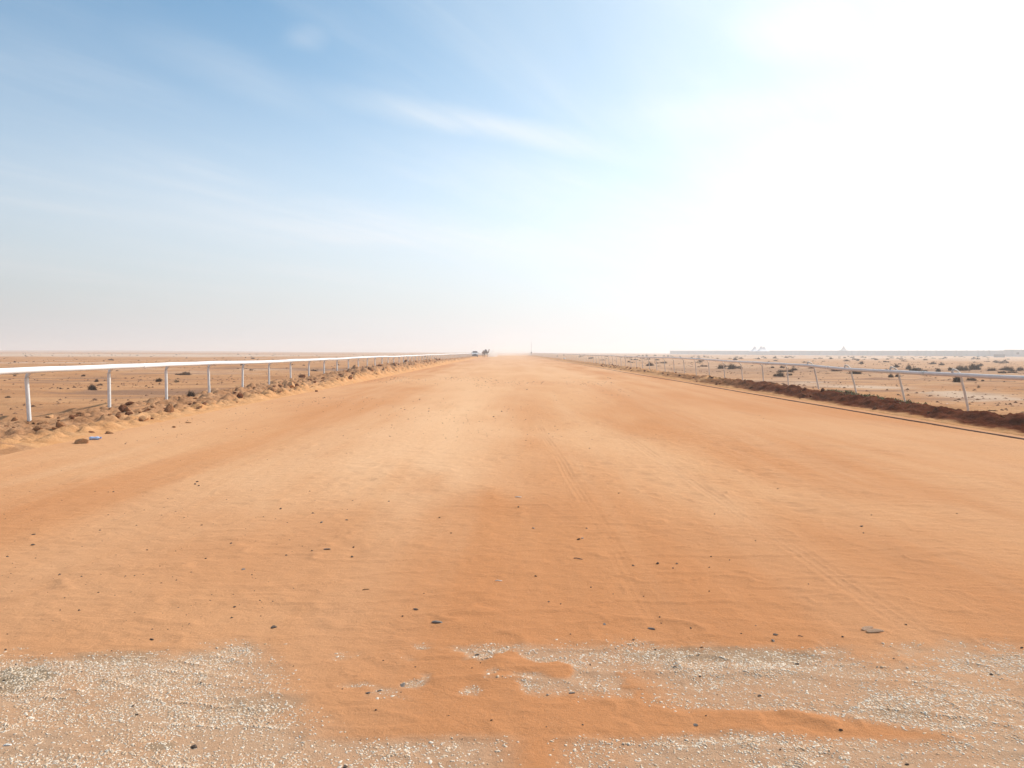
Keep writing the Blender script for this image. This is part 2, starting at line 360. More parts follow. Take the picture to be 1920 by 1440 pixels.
def pits(X, Y):
    m = sst(fbm(X * 0.6 + 3, Y * 0.35, 4, 301), 0.47, 0.62) * sst(Y, 4.0, 6.0)
    return m * clods(X * 5.5, Y * 4.2, 303) ** 2 * 2.2 * sst(vn(X * 1.3, Y * 1.1, 305), .35, .6)
def z_track(X, Y):
    z = 0.030 * (fbm(X * 0.5, Y * 0.10, 4, 1) - 0.5) + 0.012 * (fbm(X * 2.3 + Y * 0.5, Y * 3.1, 4, 5) - 0.5) * (1 - 0.8 * sst(Y, 8, 22))
    near = 1 - sst(Y, 9, 22)
    rg = 1 - np.abs(2 * fbm(X * 1.1 + 0.35 * Y, Y * 3.4 - 0.6 * X, 3, 21) - 1)
    msk = sst(fbm(X * 0.9, Y * 1.1, 3, 31), 0.42, 0.62)
    z = z + near * 0.011 * msk * (rg ** 14)
    rg2 = 1 - np.abs(2 * fbm(X * 2.6 - 0.5 * Y, Y * 6.5 + 0.4 * X, 3, 23) - 1)
    z = z + near * 0.0065 * (1 - msk * 0.5) * rg2 ** 12
    z = z + near * 0.0060 * (fbm(X * 15, Y * 19, 3, 9) - 0.5)
    z = z + near * 0.0042 * rut(X, Y)
    z = z - 0.008 * pits(X, Y) * (1 - sst(Y, 20, 40))
    g = gravel_mask(X, Y)
    z = z + 0.007 * (1 - np.clip(g * 1.3, 0, 1)) * (1 - sst(Y, 3.6, 5.5)) - 0.012
    # camel and shoe scuffs in the sandy gap
    sc = sst(fbm(X * 6, Y * 7, 2, 70), 0.60, 0.72) * sst(X, 0.2, 0.6) * (1 - sst(X, 1.6, 2.0)) * (1 - sst(Y, 3.15, 3.35)) * (1 - np.clip(g * 2, 0, 1))
    return z - 0.006 * sc

ys = [-4.0]
while ys[-1] < 900:
    y = ys[-1]; ys.append(y + max(0.014 if 2.3 < y else 0.06, abs(y) * (0.0045 if y < 16 else 0.02)))
ys = np.array(ys)
xs = np.concatenate([np.linspace(-8.6, -4.2, 130, endpoint=False), np.linspace(-4.2, 0.3, 240, endpoint=False), np.linspace(0.3, 3.1, 260, endpoint=False), np.linspace(3.1, 4.2, 60, endpoint=False), np.linspace(4.2, 11.0, 170)])
me, X, Y = grid_mesh('track', xs, ys, z_track)
wd_ = fbm(X * 0.7, Y * 0.30, 5, 131) - 0.5
attr(me, 'dusty', np.clip(0.58 * np.exp(-((X + 1.3 + 2.5 * wd_) / 1.7) ** 2) * sst(Y + 7 * wd_, 6.2, 9.5) * (1 - sst(Y, 16, 40)) + 0.36 * sst(Y, 14, 45) * sst(6.5 - np.abs(X - 0.5) + 5 * wd_, 0, 3) , 0, 0.7))
gm = gravel_mask(X, Y)
attr(me, 'gravel', gm)
wn = fbm(X * 0.45, Y * 0.5, 4, 120) - 0.5
attr(me, 'deep_orange', 0.50 * np.maximum((1 - sst(Y + 5 * wn, 3.5, 9.5)), 0.38 * sst(np.abs(X + 0.7) + 3 * wn, 3.2, 8.5) * (1 - sst(Y, 25, 60))))  # deeper orange close up and towards both sides of the track
st = np.zeros_like(X)
for px, py, rx, ry, am in ((42, 1262, 0.13, 0.11, 0.85), (20, 1285, .10, .07, .6), (495, 1316, 0.17, 0.09, 0.30), (1370, 1222, 0.55, 0.10, 0.42), (215, 1228, .2, .08, .3), (1690, 1330, .12, .05, .3), (298, 1392, .06, .03, .6)):
    p = gp(px, py); q = ((X - p.x) / rx) ** 2 + ((Y - p.y) / ry) ** 2
    st = np.maximum(st, am * sst(1.25 - q + 1.6 * (fbm(X * 11, Y * 13, 3, 61) - 0.5), 0.0, 0.6))
attr(me, 'stain', st); attr(me, 'rut', np.maximum(np.clip(np.abs(rut(X, Y)), 0, 1) * (1 - sst(Y, 14, 40)), np.clip(1.6 * pits(X, Y), 0, 1.6) * (1 - sst(Y, 40, 90))))
tag(link('track', me, M_sand), kind='structure')

# ------------------------------------------------------------------ desert ground, one sheet to the horizon
def z_desert(X, Y):
    inside = sst(X, -9.6, -8.6) * (1 - sst(X, 10.6, 11.6)) * (1 - sst(Y, 860, 900))
    r = np.sqrt(X * X + Y * Y)
    z = 0.06 * (fbm(X * 0.12, Y * 0.3, 5, 3) - 0.5) + 0.05 * (fbm(X * 0.5, Y * 1.1, 4, 13) - 0.5) * (1 - sst(r, 60, 150))
    rd = 1 - np.abs(2 * fbm(X * 0.06, Y * 0.22, 4, 29) - 1)
    z = z + 0.16 * rd ** 10 * (1 - sst(r, 120, 260))
    z = z + sst(r, 100, 500) * 0.5 * (fbm(X * 0.012, Y * 0.02, 4, 33) - 0.5)
    z = z - 0.02
    z = z + 2.6 * sst(-X, 250, 560) * np.exp(-((Y - 1150) / 220) ** 2) * (0.55 + 0.9 * (fbm(X * 0.008, Y * 0.006, 3, 77) - 0.5))
    return z * (1 - inside) - 0.09 * inside
a = np.concatenate([[0.0], np.geomspace(8.5, 6500, 300)])
xg = np.concatenate([-a[:0:-1], a[1:]])
xg = np.sort(np.concatenate([xg, np.arange(-60, 60, 0.45)]))
yg = [-200.0]
while yg[-1] < 6500: yg.append(yg[-1] + max(0.22 if 8 < yg[-1] < 30 else 0.4, abs(yg[-1]) * 0.012 if yg[-1] > 0 else 4.0))
yg = np.array(yg)
me, X, Y = grid_mesh('desert_ground', xg, yg, z_desert)
xp = 13.6 + np.clip(Y - 16, 0, 60) * 0.02
pale = 0.75 * np.exp(-((X - (16.5 + 0.5 * (vn(Y * .2, Y * 0, 3) - .5) * 4)) / 1.9) ** 2) * sst(Y, 8, 14) * (1 - sst(Y, 34, 48)) * (0.35 + 1.1 * sst(fbm(X * .35, Y * .8, 4, 81), 0.36, 0.62))
pale = np.maximum(pale, 0.9 * sst(fbm(X * 0.006, Y * 0.016, 3, 83), 0.50, 0.56) * sst(Y, 170, 200) * (1 - sst(Y, 330, 400)) * (np.abs(X) > 14))
pale = np.maximum(pale, 0.38 * (X > 13) * sst(Y, 20, 60) * (0.6 + 0.8 * (fbm(X * .05, Y * .15, 3, 87) - .3)))
attr(me, 'pale', np.clip(pale, 0, 0.8))
dk = 0.75 * sst(fbm(X * 0.16, Y * 0.8, 4, 85), 0.60, 0.68) * sst(Y, 20, 26) * (1 - sst(Y, 60, 90))
dk = np.maximum(dk, 0.45 * np.exp(-((Y - 62) / 10) ** 2) * (X > 14))
attr(me, 'dark', dk)
tag(link('desert_ground', me, M_desert), kind='structure')

# ------------------------------------------------------------------ rubble banks along both edges
def z_bankL(X, Y):
    hgt = 0.04 + 0.30 * sst(Y, 20, 55) * (1 - 0.55 * sst(Y, 80, 130)) + 0.08 * (fbm(Y * 0.35, Y * 0, 3, 51) - 0.5)
    xc = -9.25 + 0.3 * (fbm(Y * 0.2, Y * 0 + 3, 2, 52) - 0.5)
    prof = np.exp(-(np.abs((X - xc) / 1.05)) ** 2.2)
    lump = fbm(X * 1.6, Y * 1.3, 4, 53)
    z = hgt * prof * (0.35 + 1.3 * lump)
    env = sst(X, -11.3, -10.3) * (1 - sst(X, -8.1 + 0.3 * (lump - 0.5), -7.6))
    z = z + env * (0.24 * clods(X * 1.7, Y * 1.5, 55) * (0.3 + 0.7 * sst(Y, 15, 45)) + 0.23 * clods(X * 3.6, Y * 3.1, 58) * sst(fbm(X * .9, Y * .7, 2, 59), .35, .55) + 0.105 * clods(X * 8.5, Y * 7.5, 62))
    z = z * (0.62 + 0.38 * sst(Y, 17, 30)) + 0.05 * env * (fbm(X * 5, Y * 5, 3, 66) - 0.5)
    edge = np.minimum(sst(X, -11.9, -11.1), 1 - sst(X, -7.75, -7.35))
    return z * edge - 0.075 * (1 - edge) + 0.012 * edge
def z_bankR(X, Y):
    hgt = 0.20 + 0.20 * (fbm(Y * 0.16, Y * 0, 3, 151) - 0.35) + 0.10 * np.exp(-((Y - 38) / 3.4) ** 2)
    hgt = hgt * (1 - 0.25 * sst(Y, 26, 40)) * (1 - 0.45 * sst(Y, 60, 120))
    xc = 10.95 + 0.25 * (fbm(Y * 0.3, Y * 0 + 3, 2, 152) - 0.5)
    u = (X - xc); wl = 0.52; wr = 0.75
    prof = np.exp(-np.abs(np.where(u < 0, u / wl, u / wr)) ** 2.6)
    lump = fbm(X * 2.2, Y * 1.8, 4, 153)
    z = 0.78 * hgt * prof * (0.7 + 0.8 * lump)
    env = np.exp(-np.abs(u / 0.95) ** 4)
    z = z + env * (0.12 * clods(X * 3.2, Y * 2.6, 155) + 0.055 * clods(X * 7.5, Y * 6.5, 158) + 0.05 * (fbm(X * 7, Y * 7, 3, 160) - 0.5))
    edge = np.minimum(sst(X, 9.6, 9.95), 1 - sst(X, 12.2, 12.7))
    return z * edge - 0.075 * (1 - edge)
def bank_rows(y0, y1, d0, k):
    r = [y0]
    while r[-1] < y1: r.append(r[-1] + max(d0, r[-1] * k))
    return np.array(r)
yb = bank_rows(-3, 860, 0.05, 0.0032)
me, X, Y = grid_mesh('left_bank', np.linspace(-11.95, -7.3, 110), yb, z_bankL)
attr(me, 'sandy', sst(X + 0.5 * (fbm(X * 1.5, Y, 3, 5) - .5), -8.75, -8.0) * 0.9 * (1 - 0.9 * (Y < 11.5) * (fbm(X * 2, Y * 2, 3, 15) > .42)))
tag(link('earth_bank', me, M_bankL), kind='structure')
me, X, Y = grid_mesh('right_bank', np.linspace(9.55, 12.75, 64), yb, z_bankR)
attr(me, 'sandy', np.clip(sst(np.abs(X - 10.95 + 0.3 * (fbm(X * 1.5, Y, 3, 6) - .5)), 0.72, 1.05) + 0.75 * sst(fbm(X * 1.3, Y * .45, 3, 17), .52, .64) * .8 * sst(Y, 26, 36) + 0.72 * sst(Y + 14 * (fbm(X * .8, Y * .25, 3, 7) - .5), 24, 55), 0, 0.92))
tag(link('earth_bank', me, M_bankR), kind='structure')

def ground_z(x, y):
    A = np.array([[float(x)]]); B = np.array([[float(y)]])
    if -7.9 < x < 9.9: return float(z_track(A, B)[0, 0])
    z = float(z_desert(A, B)[0, 0])
    if -11.9 < x <= -7.9: z = max(z, float(z_bankL(A, B)[0, 0]))
    if 9.9 <= x < 12.7: z = max(z, float(z_bankR(A, B)[0, 0]))
    return z

# ------------------------------------------------------------------ white stone chips pressed into the apron (nobody could count them)
def chips():
    n = 300000
    x = rng.uniform(-4.4, 4.4, n); y = rng.uniform(1.3, 3.95, n)
    keep = (rng.random(n) < 0.85 * gravel_mask(x, y) ** 1.5 * (0.30 + 0.9 * sst(fbm(x * 4, y * 6, 4, 141), 0.38, 0.62))) & ((np.abs(x) < 3.3) | (rng.random(n) < 0.6)); x = x[keep]; y = y[keep]; n = len(x)
    z = z_track(x, y); k = 6
    L = rng.uniform(0.0030, 0.0105, n) * (1 + 0.5 * (rng.random(n) < 0.08)); Wd = L * rng.uniform(0.35, 0.75, n); H = rng.uniform(0.0002, 0.0013, n)
    th = rng.uniform(0, math.pi, n)
    ang = (np.arange(k) / k * 2 * math.pi)[None] + rng.uniform(-0.3, 0.3, (n, k))
    rr = rng.uniform(0.6, 1.2, (n, k))
    u = np.cos(ang) * rr * L[:, None]; v = np.sin(ang) * rr * Wd[:, None]
    ct, s_ = np.cos(th)[:, None], np.sin(th)[:, None]
    bx = x[:, None] + u * ct - v * s_; by = y[:, None] + u * s_ + v * ct
    tx, ty = rng.normal(0, 0.055, (2, n))
    top = np.stack([x[:, None] + (bx - x[:, None]) * 0.8, y[:, None] + (by - y[:, None]) * 0.8,
                    z[:, None] + H[:, None] + (bx - x[:, None]) * tx[:, None] + (by - y[:, None]) * ty[:, None]], -1)
    bot = np.stack([bx, by, np.repeat(z[:, None] - 0.004, k, 1)], -1)
    V = np.concatenate([top, bot], 1).reshape(-1, 3)
    base = (np.arange(n) * 2 * k)[:, None]
    loops = [base + np.arange(k)[None]]
    starts = []
    side = np.stack([base[:, 0][:, None] + np.arange(k), base[:, 0][:, None] + k + np.arange(k), base[:, 0][:, None] + k + (np.arange(k) + 1) % k, base[:, 0][:, None] + (np.arange(k) + 1) % k], -1).reshape(n, -1)
    allv = np.concatenate([loops[0], side], 1).ravel()
    per = k + 4 * k
    st_ = (np.arange(n) * per)[:, None] + np.concatenate([[0], k + 4 * np.arange(k)])[None]
    me = bpy.data.meshes.new('stone_chips')
    me.vertices.add(len(V)); me.vertices.foreach_set('co', V.astype(np.float32).ravel())
    me.loops.add(len(allv)); me.loops.foreach_set('vertex_index', allv.astype(np.int32))
    me.polygons.add(n * (k + 1)); me.polygons.foreach_set('loop_start', st_.ravel().astype(np.int32))
    me.update(calc_edges=True)
    tone = rng.random(n) ** 0.8
    attr(me, 'tone', np.repeat(tone, 2 * k))
    m = bpy.data.materials.new('stone_chip'); m.use_nodes = True; t = m.node_tree; b = t.nodes['Principled BSDF']
    b.inputs['Roughness'].default_value = 0.85; b.inputs['Specular IOR Level'].default_value = 0.2
    tn = attrn(t, 'tone')
    c = mixc(t, maprange(t, tn, 0.0, 0.45, smooth=False), (0.52, 0.33, 0.19), (0.60, 0.44, 0.30))
    c = mixc(t, maprange(t, tn, 0.45, 1.0, smooth=False), c, (0.71, 0.62, 0.505))
    t.links.new(c, b.inputs['Base Color'])
    tag(link('gravel_chips', me, m, smooth=False), 'white and cream stone chips showing through the sand in the foreground', 'gravel', kind='stuff')
chips()

# ------------------------------------------------------------------ stones, pebbles, litter
def rock_mesh(name, seed, flat=0.6, ang=0.35, sub=2):
    bm = bmesh.new(); bmesh.ops.create_icosphere(bm, subdivisions=sub, radius=1.0)
    r = random.Random(seed)
    planes = [(Vector((r.gauss(0, 1), r.gauss(0, 1), r.gauss(0, 1))).normalized(), r.uniform(0.40, 0.8)) for _ in range(12)]
    for v in bm.verts:
        for n_, d_ in planes:
            e = v.co.dot(n_) - d_
            if e > 0: v.co -= n_ * e * 0.92
        v.co *= 1 + r.uniform(-0.05, 0.05) * ang
        v.co.z *= flat
    m = max(max(abs(v.co.x), abs(v.co.y)) for v in bm.verts)
    for v in bm.verts: v.co /= m
    me = bpy.data.meshes.new(name); bm.to_mesh(me); bm.free(); return me
rock_src = [rock_mesh('rock', s, f) for s, f in ((1, .75), (2, .6), (3, .95), (4, .5), (5, .8), (6, .65), (7, 1.0))]
def rocks_with(m):
    res = []
    for r in rock_src:
        c = r.copy(); c.materials.clear(); c.materials.append(m); res.append(c)
    return res
RK_L = rocks_with(M_rockL); RK_R = rocks_with(M_rockR); RK_S = rocks_with(M_rockS); PB = [rocks_with(m) for m in M_peb]
def put_rock(name, me, x, y, s, label, cat, group=None, sz=(1, 1, 1), rot=None, sink=0.3, zz=None):
    o = bpy.data.objects.new(name, me); C.objects.link(o)
    z = ground_z(x, y) if zz is None else zz
    o.location = (x, y, z + s * sz[2] * (0.6 - sink)); o.scale = (s * sz[0], s * sz[1], s * sz[2])
    o.rotation_euler = rot or (rnd.uniform(-.4, .4), rnd.uniform(-.4, .4), rnd.uniform(0, 6.28))
    return tag(o, label, cat, group)
# notable stones on the left bank: pixel x, y of the foot, width in photo pixels
for px, py, w, mm, sz, lab in (
        (152, 826, 22, 0, (1.1, .9, .62), 'rounded sandy boulder beside the blue plastic bottle'),
        (315, 776, 19, 2, (1, .9, 1.05), 'brown pointed boulder at the foot of the third post of the left rail'),
        (448, 749, 15, 1, (1, .8, 1.1), 'dark red upright rock on the left bank, left of the fifth post'),
        (581, 720, 12, 1, (1, .9, .95), 'dark blocky rock on the left bank, right of its round dark neighbour'),
        (565, 717, 13, 1, (1.1, .9, .75), 'round dark boulder on the left bank, paired with a blocky one'),
        (625, 706, 7, 1, (1, 1, .8), 'small dark stone on the crest of the left bank'),
        (665, 702, 15, 1, (1.2, 1, .8), 'wide dark rock leading the long rubble heap on the left bank'),
        (697, 701, 17, 1, (1.2, 1, .95), 'largest dark rock of the rubble heap on the left bank'),
        (711, 699, 11, 1, (1, 1, .9), 'dark rock closing the right end of the paired heap'),
        (148, 779, 11, 2, (1, .9, .7), 'small brown stone standing on the bank left of the second post'),
        (92, 788, 15, 0, (1.3, 1, .8), 'grey lump of earth on the bank beside the first post'),
        (223, 775, 8, 1, (1, 1, .8), 'small round stone just right of the second post'),
        (253, 789, 11, 0, (1, 1, .8), 'light brown clod halfway between the second and third post'),
        (268, 788, 20, 0, (1.3, .8, .6), 'long sloping slab of earth between the second and third post'),
        (202, 808, 12, 2, (1.3, .8, .5), 'flat dark clod low on the left bank'),
        (325, 797, 8, 2, (1, 1, .7), 'small reddish stone at the sand edge below the third post'),
        (352, 789, 9, 0, (1.3, .9, .5), 'flat pale stone at the sand edge right of the third post'),
        (545, 731, 16, 0, (1.2, 1, .9), 'buried sandy boulder below the eighth post'),
        (593, 732, 8, 1, (1, 1, .8), 'lone brown stone on the sandy foot of the left bank'),
        (636, 721, 11, 0, (1.4, 1, .4), 'flat brown slab at the sandy foot of the left bank')):
    p = gp(px, py, 0.04); dist = p.length
    put_rock('boulder', (RK_S if mm == 0 else RK_L if mm == 2 else RK_R)[rnd.randrange(7)], p.x, p.y + 0.5 * w * dist / 2666, w * dist / 2666 * 1.02, lab, 'rock', sz=sz, sink=0.22, rot=(rnd.uniform(-.2, .2), rnd.uniform(-.2, .2), rnd.uniform(0, 6.28)))
clodL = []; clodR = []
for i in range(310):
    y = 13.2 + 85 * rnd.random() ** 1.5; x = rnd.gauss(-9.1, 0.75)
    if not -11 < x < -7.7: continue
    s = rnd.uniform(0.025, 0.10) * (1 + y / 50) * (1.3 if rnd.random() < .08 else 1) * .85
    if -x * 1333 / y > 945: continue
    clodL.append(put_rock('clod', (RK_L if rnd.random() < .5 else RK_R)[rnd.randrange(7)], x, y, s, 'small lump of earth among the rubble of the left bank', 'rock', 'clods scattered along the left bank', sz=(1, .9, rnd.uniform(.5, .9))))
for i in range(110):
    y = 14 + 70 * rnd.random() ** 1.4; x = rnd.gauss(10.9, 0.5)
    if not 9.9 < x < 12.2: continue
    s = rnd.uniform(0.03, 0.075) * (1 + y / 60)
    if x * 1333 / y > 965: continue
    clodR.append(put_rock('clod', RK_R[rnd.randrange(7)], x, y, s, 'dark crumbly clod in the soil heaped under the right rail', 'rock', 'clods on the right bank', sz=(1, .9, rnd.uniform(.6, 1.0))))

W1 = ('zeroth first second third fourth fifth sixth seventh eighth ninth tenth eleventh twelfth thirteenth fourteenth fifteenth sixteenth '
      'seventeenth eighteenth nineteenth').split()
W10 = ('twenty', 'thirty', 'forty', 'fifty', 'sixty', 'seventy', 'eighty', 'ninety')
def nth(n):
    if n < 20: return W1[n]
    if n >= 100: return 'hundred-and-' + nth(n - 100) if n > 100 else 'hundredth'
    t, u = divmod(n, 10)
    return W10[t - 2][:-1] + 'ieth' if u == 0 else W10[t - 2] + '-' + W1[u]
def ordi(k): return 'nearest' if k == 0 else nth(k + 1) + ' nearest'
def bay_labels(objs, y0, what, side):
    bays = {}
    for o in objs: bays.setdefault(max(-1, math.floor((o.location.y - y0) / 3.05)), []).append(o)
    for b, lst in bays.items():
        lst.sort(key=lambda o: o.location.y)
        where = f'in front of the first post of the {side} rail' if b < 0 else f'just beyond the {nth(b + 1)} post of the {side} rail'
        for k, o in enumerate(lst): o['label'] = f'{ordi(k)} {what} {where}'
bay_labels(clodL, 15.13, 'lump of earth', 'left')
bay_labels(clodR, 19.0, 'dark clod', 'right')
SP = 'pebbles strewn over the sand of the track'
notable = [ # px, py, width px, tone, scale, label
    (821, 1166, 24, 1, (1, .7, .30), 'flat olive brown stone flake lying left of centre on the bare sand'),
    (780, 1141, 15, 0, (1, .6, .35), 'ridged dark stone up and left of the flat olive flake'),
    (514, 1174, 16, 0, (1, .8, .35), 'crumpled dark grey flake on the sand above the left stone chips'),
    (285, 1197, 10, 0, (1, .6, .4), 'dark oblong pebble just above the pale chips at left'),
    (364, 1393, 16, 0, (1, .8, .55), 'rusty dark stone with a hollow side in the left foreground chips'),
    (15, 1391, 14, 3, (1, .7, .4), 'white stone among the chips near the bottom left corner'),
    (894, 1224, 9, 0, (1, .8, .8), 'upright black pebble beside sparse white chips, left of centre'),
    (648, 1430, 13, 0, (1, .8, .6), 'dark broken stone among bright chips at the bottom edge'),
    (1305, 1353, 12, 1, (1, .9, .5), 'greenish grey clump on the sandy gap between the chips'),
    (1073, 1293, 15, 1, (1.2, .7, .35), 'grey brown crumb of earth next to a bright patch of chips'),
    (1027, 1298, 8, 1, (1, .8, .5), 'small grey crumb left of the bright patch of chips'),
    (1223, 1175, 17, 1, (1.2, .7, .3), 'grey olive crumb of earth lying in the tyre tread'),
    (1265, 1246, 8, 0, (1, .8, .7), 'round black pebble on the upper edge of the right hand chips'),
    (1424, 1298, 8, 0, (1, .9, .7), 'square dark red pebble on sand between the right hand chips'),
    (1090, 1438, 13, 0, (1, .8, .7), 'dark red stone cut by the bottom edge, right of centre'),
    (1455, 1187, 15, 0, (1.2, .6, .3), 'flat rusty flake up and right of the tyre tread'),
    (1495, 1239, 8, 0, (1, .8, .5), 'black flat pebble where sand meets the right hand chips'),
    (1577, 1362, 8, 0, (1, .8, .7), 'brown pointed pebble low in the right hand chips'),
    (1701, 1425, 8, 0, (1, .8, .6), 'black pebble in the densest chips near the bottom right'),
    (614, 1029, 14, 1, (1.2, .6, .35), 'long grey brown stone flake on the open sand, left of centre'),
    (62, 1017, 11, 0, (1.3, .6, .3), 'lower of two thin dark flakes at the left edge of the sand'),
    (63, 999, 9, 0, (1.3, .6, .3), 'upper of two thin dark flakes at the left edge of the sand'),
    (1859, 1258, 6, 0, (1, .9, .9), 'blue black round pebble in the chips at the far right'),
    (1233, 1054, 7, 0, (1, .8, .7), 'dark squat pebble on the sand right of the tyre tread'),
]
NT = []
for px, py, w, tn, sz, lab in notable:
    p = gp(px, py); NT.append((p.x, p.y, lab)); s = w * p.length / 2666 / max(sz[0], 1)
    put_rock('pebble', PB[tn][rnd.randrange(7)], p.x, p.y, s, lab, 'pebble', SP, sz=sz, sink=0.25, rot=(0, 0, rnd.uniform(-.4, .4)))
ddic = {}
small = [(585,1031,5),(663,1024,6),(660,1041,7),(755,1155,5),(795,1112,3),(719,1236,4),(779,1247,5),(550,1246,4),(642,1290,5),(689,1295,12),(711,1290,11),(755,1279,18),(752,1294,4),(705,1328,6),(503,1348,7),(676,1380,4),(841,1338,5),(922,1349,6),(901,1240,4),(885,1250,5),
 (1108,1098,5),(1005,1077,6),(1269,1053,7),(1333,1040,5),(1187,1057,6),(1051,1128,5),(1029,1125,6),(1134,1167,9),(1070,1186,5),(1188,1195,7),(1229,1212,6),(1315,1209,7),(1310,1225,7),(1313,1265,6),(1107,1240,6),(1093,1354,6),(1324,1338,5),(1024,1359,5),(1345,1295,4),
 (11,1214,5),(7,1271,6),(257,1335,7),(249,1318,6),(377,1276,6),(153,1255,4),(1699,1167,6),(1450,1198,10),(1580,1192,6),(1916,1212,6),(1463,1401,6),(1676,1231,5),(456,1066,10),(433,1018,6),(386,1047,6),(602,978,9),(824,969,6),(526,953,6),(729,939,5),(650,973,6),(440,1136,6),(846,997,5),(276,1027,4),
 (370,900,5),(366,905,5),(373,908,5),(1458,914,4),(1615,984,7),(1619,996,4),(1634,963,4),(1794,960,4),(1516,1090,4),(1340,960,4),(1160,923,5),(1100,990,6),(1085,1009,8),(1092,1007,9),(1001,988,9),(972,950,5),(1150,1110,4),(1207,1113,4),(1237,1155,5),(1262,1062,5),(1368,1046,4),(1330,1059,4),(1417,1010,4),(1330,1106,4),(1417,1170,4),(1390,1185,4),(1295,1175,5),(1240,1164,4)]
for k, (px, py, w) in enumerate(small):
    p = gp(px, py); s = w * p.length / 2666
    tn = 0 if w < 9 else 1
    so = put_rock('pebble', PB[tn][rnd.randrange(7)], p.x, p.y, s, 'small dark pebble lying alone on the sand or chips of the track' if tn == 0 else 'pea sized grey brown crumb lying flat on the near sand', 'pebble', 'small dark pebbles' if tn == 0 else 'grey brown crumbs', sz=(1, .8, .55 if tn == 0 else .3), sink=0.2)
    q = min(NT, key=lambda q: (q[0] - p.x) ** 2 + (q[1] - p.y) ** 2); dx, dy = p.x - q[0], p.y - q[1]
    dr = ('right of' if dx > 0 else 'left of') if abs(dx) > abs(dy) else ('beyond' if dy > 0 else 'in front of')
    short = ' '.join(q[2].split()[:7]); short = short if short.split()[-1] not in ('the', 'of', 'in', 'at', 'with', 'a', 'and', 'to', 'on', 'by', 'left', 'up') else ' '.join(short.split()[:-1])
    ddic.setdefault((q[2], dr, tn, short), []).append((dx * dx + dy * dy, len(ddic), so))
for (full, dr, tn, short), lst in ddic.items():
    lst.sort(key=lambda a: a[0])
    for k, (_, _, so) in enumerate(lst): so['label'] = f"{ordi(k)} {'small dark pebble' if tn == 0 else 'grey brown crumb'} {dr} the {short}"
# cracked crust of earth at right: two slabs lifted apart
p = gp(1634, 1181)
for dx, dy, s, rz, lab in ((-0.012, 0.028, .045, .3, 'upper half of a cracked mud crust on the right hand sand'), (0.008, -0.012, .052, -.15, 'lower half of a cracked mud crust on the right hand sand')):
    put_rock('mud_crust', PB[2][3], p.x + dx, p.y + dy, s, lab, 'mud crust', sz=(1.1, .42, .22), sink=0.0, rot=(0.25, 0, rz))
# grit: too many and too small to count
def grit():
    n = 5200
    D = 2.6 + 42 * rng.random(n) ** 1.7; xx = rng.uniform(-1, 1, n) * np.minimum(7.4, D * 0.9)
    k_ = rng.random(n) < 0.9 * sst(fbm(xx * 0.45, D * 0.22, 4, 201), 0.50, 0.68); D = D[k_]; xx = xx[k_]; n = len(D)
    V = []; Fc = []; tone = []
    zz = z_track(xx, D)
    for i in range(n):
        s = rnd.uniform(0.0016, 0.0045) * (1 + D[i] / 9) * (1.8 if rnd.random() < .08 else 1); b0 = len(V)
        for k in range(5):
            a_ = k / 5 * 6.283 + rnd.uniform(-.3, .3); r_ = s * rnd.uniform(.7, 1.3)
            V.append((xx[i] + math.cos(a_) * r_ * 1.3, D[i] + math.sin(a_) * r_, zz[i] - 0.001))
        V.append((xx[i] + rnd.uniform(-.3, .3) * s, D[i] + rnd.uniform(-.3, .3) * s, zz[i] + s * rnd.uniform(.5, 1.0)))
        for k in range(5): Fc.append((b0 + k, b0 + (k + 1) % 5, b0 + 5))
    me = poly_mesh('grit', V, Fc)
    tag(link('grit', me, M_peb[0], smooth=False), 'fine dark grit sprinkled over the orange sand', 'grit', kind='stuff')
grit()

# lost plastic bottle at the sand edge
M_pet = mat('pale_blue_plastic', (0.42, 0.56, 0.80), 0.25, var=0.15, vscale=30, spec=0.6)
M_cap = mat('blue_cap', (0.10, 0.2, 0.55), 0.4)
p = gp(178, 823); root = empty('plastic_bottle', (p.x, p.y, ground_z(p.x, p.y) + 0.028), R(12), label='crushed pale blue plastic bottle lying at the left edge of the sand', cat='bottle')
bm = bmesh.new(); tube(bm, [(-.09, 0, 0), (-.085, 0, 0), (-.05, 0, 0), (-.02, .002, .002), (.0, 0, -.002), (.03, 0, 0), (.055, 0, .001), (.075, 0, .004), (.088, 0, .005)], [.012, .028, .031, .024, .026, .031, .029, .014, .012], 14)
done(bm, 'bottle_body', M_pet, root)
bm = bmesh.new(); tube(bm, [(.089, 0, .005), (.104, 0, .005)], .0145, 12); done(bm, 'cap', M_cap, root, False)
# thin stick
def stick(px, py, L, rz, r, m, name, lab, cat):
    p = gp(px, py); bm = bmesh.new(); z0 = ground_z(p.x, p.y) + r
    tube(bm, [(-L / 2, 0, 0), (-L / 5, .002, .003), (L / 5, -.001, .002), (L / 2, .002, 0)], [r * .8, r, r, r * .5], 7)
    o = done(bm, name, m); o.location = (p.x, p.y, z0); o.rotation_euler = (0, 0, rz); tag(o, lab, cat)
M_stick = mat('dark_stick', (0.045, 0.045, 0.06), 0.7)
stick(1084, 1045, .072, R(-28), .0032, M_stick, 'twig', 'thin blue black stick lying left of the tyre tread', 'twig')
stick(686, 1105, .045, R(20), .0025, M_twig, 'twig', 'short forked brown twig left of centre on the sand', 'twig')
stick(1501, 1190, .026, R(-40), .0018, M_stick, 'twig', 'tiny black sliver above the right hand chips', 'twig')
stick(935, 1086, .048, R(-8), .003, M_peb[3], 'plastic_straw', 'short white and grey straw lying near the centre of the sand', 'straw')
stick(972, 931, .07, R(0), .004, M_peb[3], 'plastic_straw', 'thin white scrap lying on the sand above centre', 'straw')

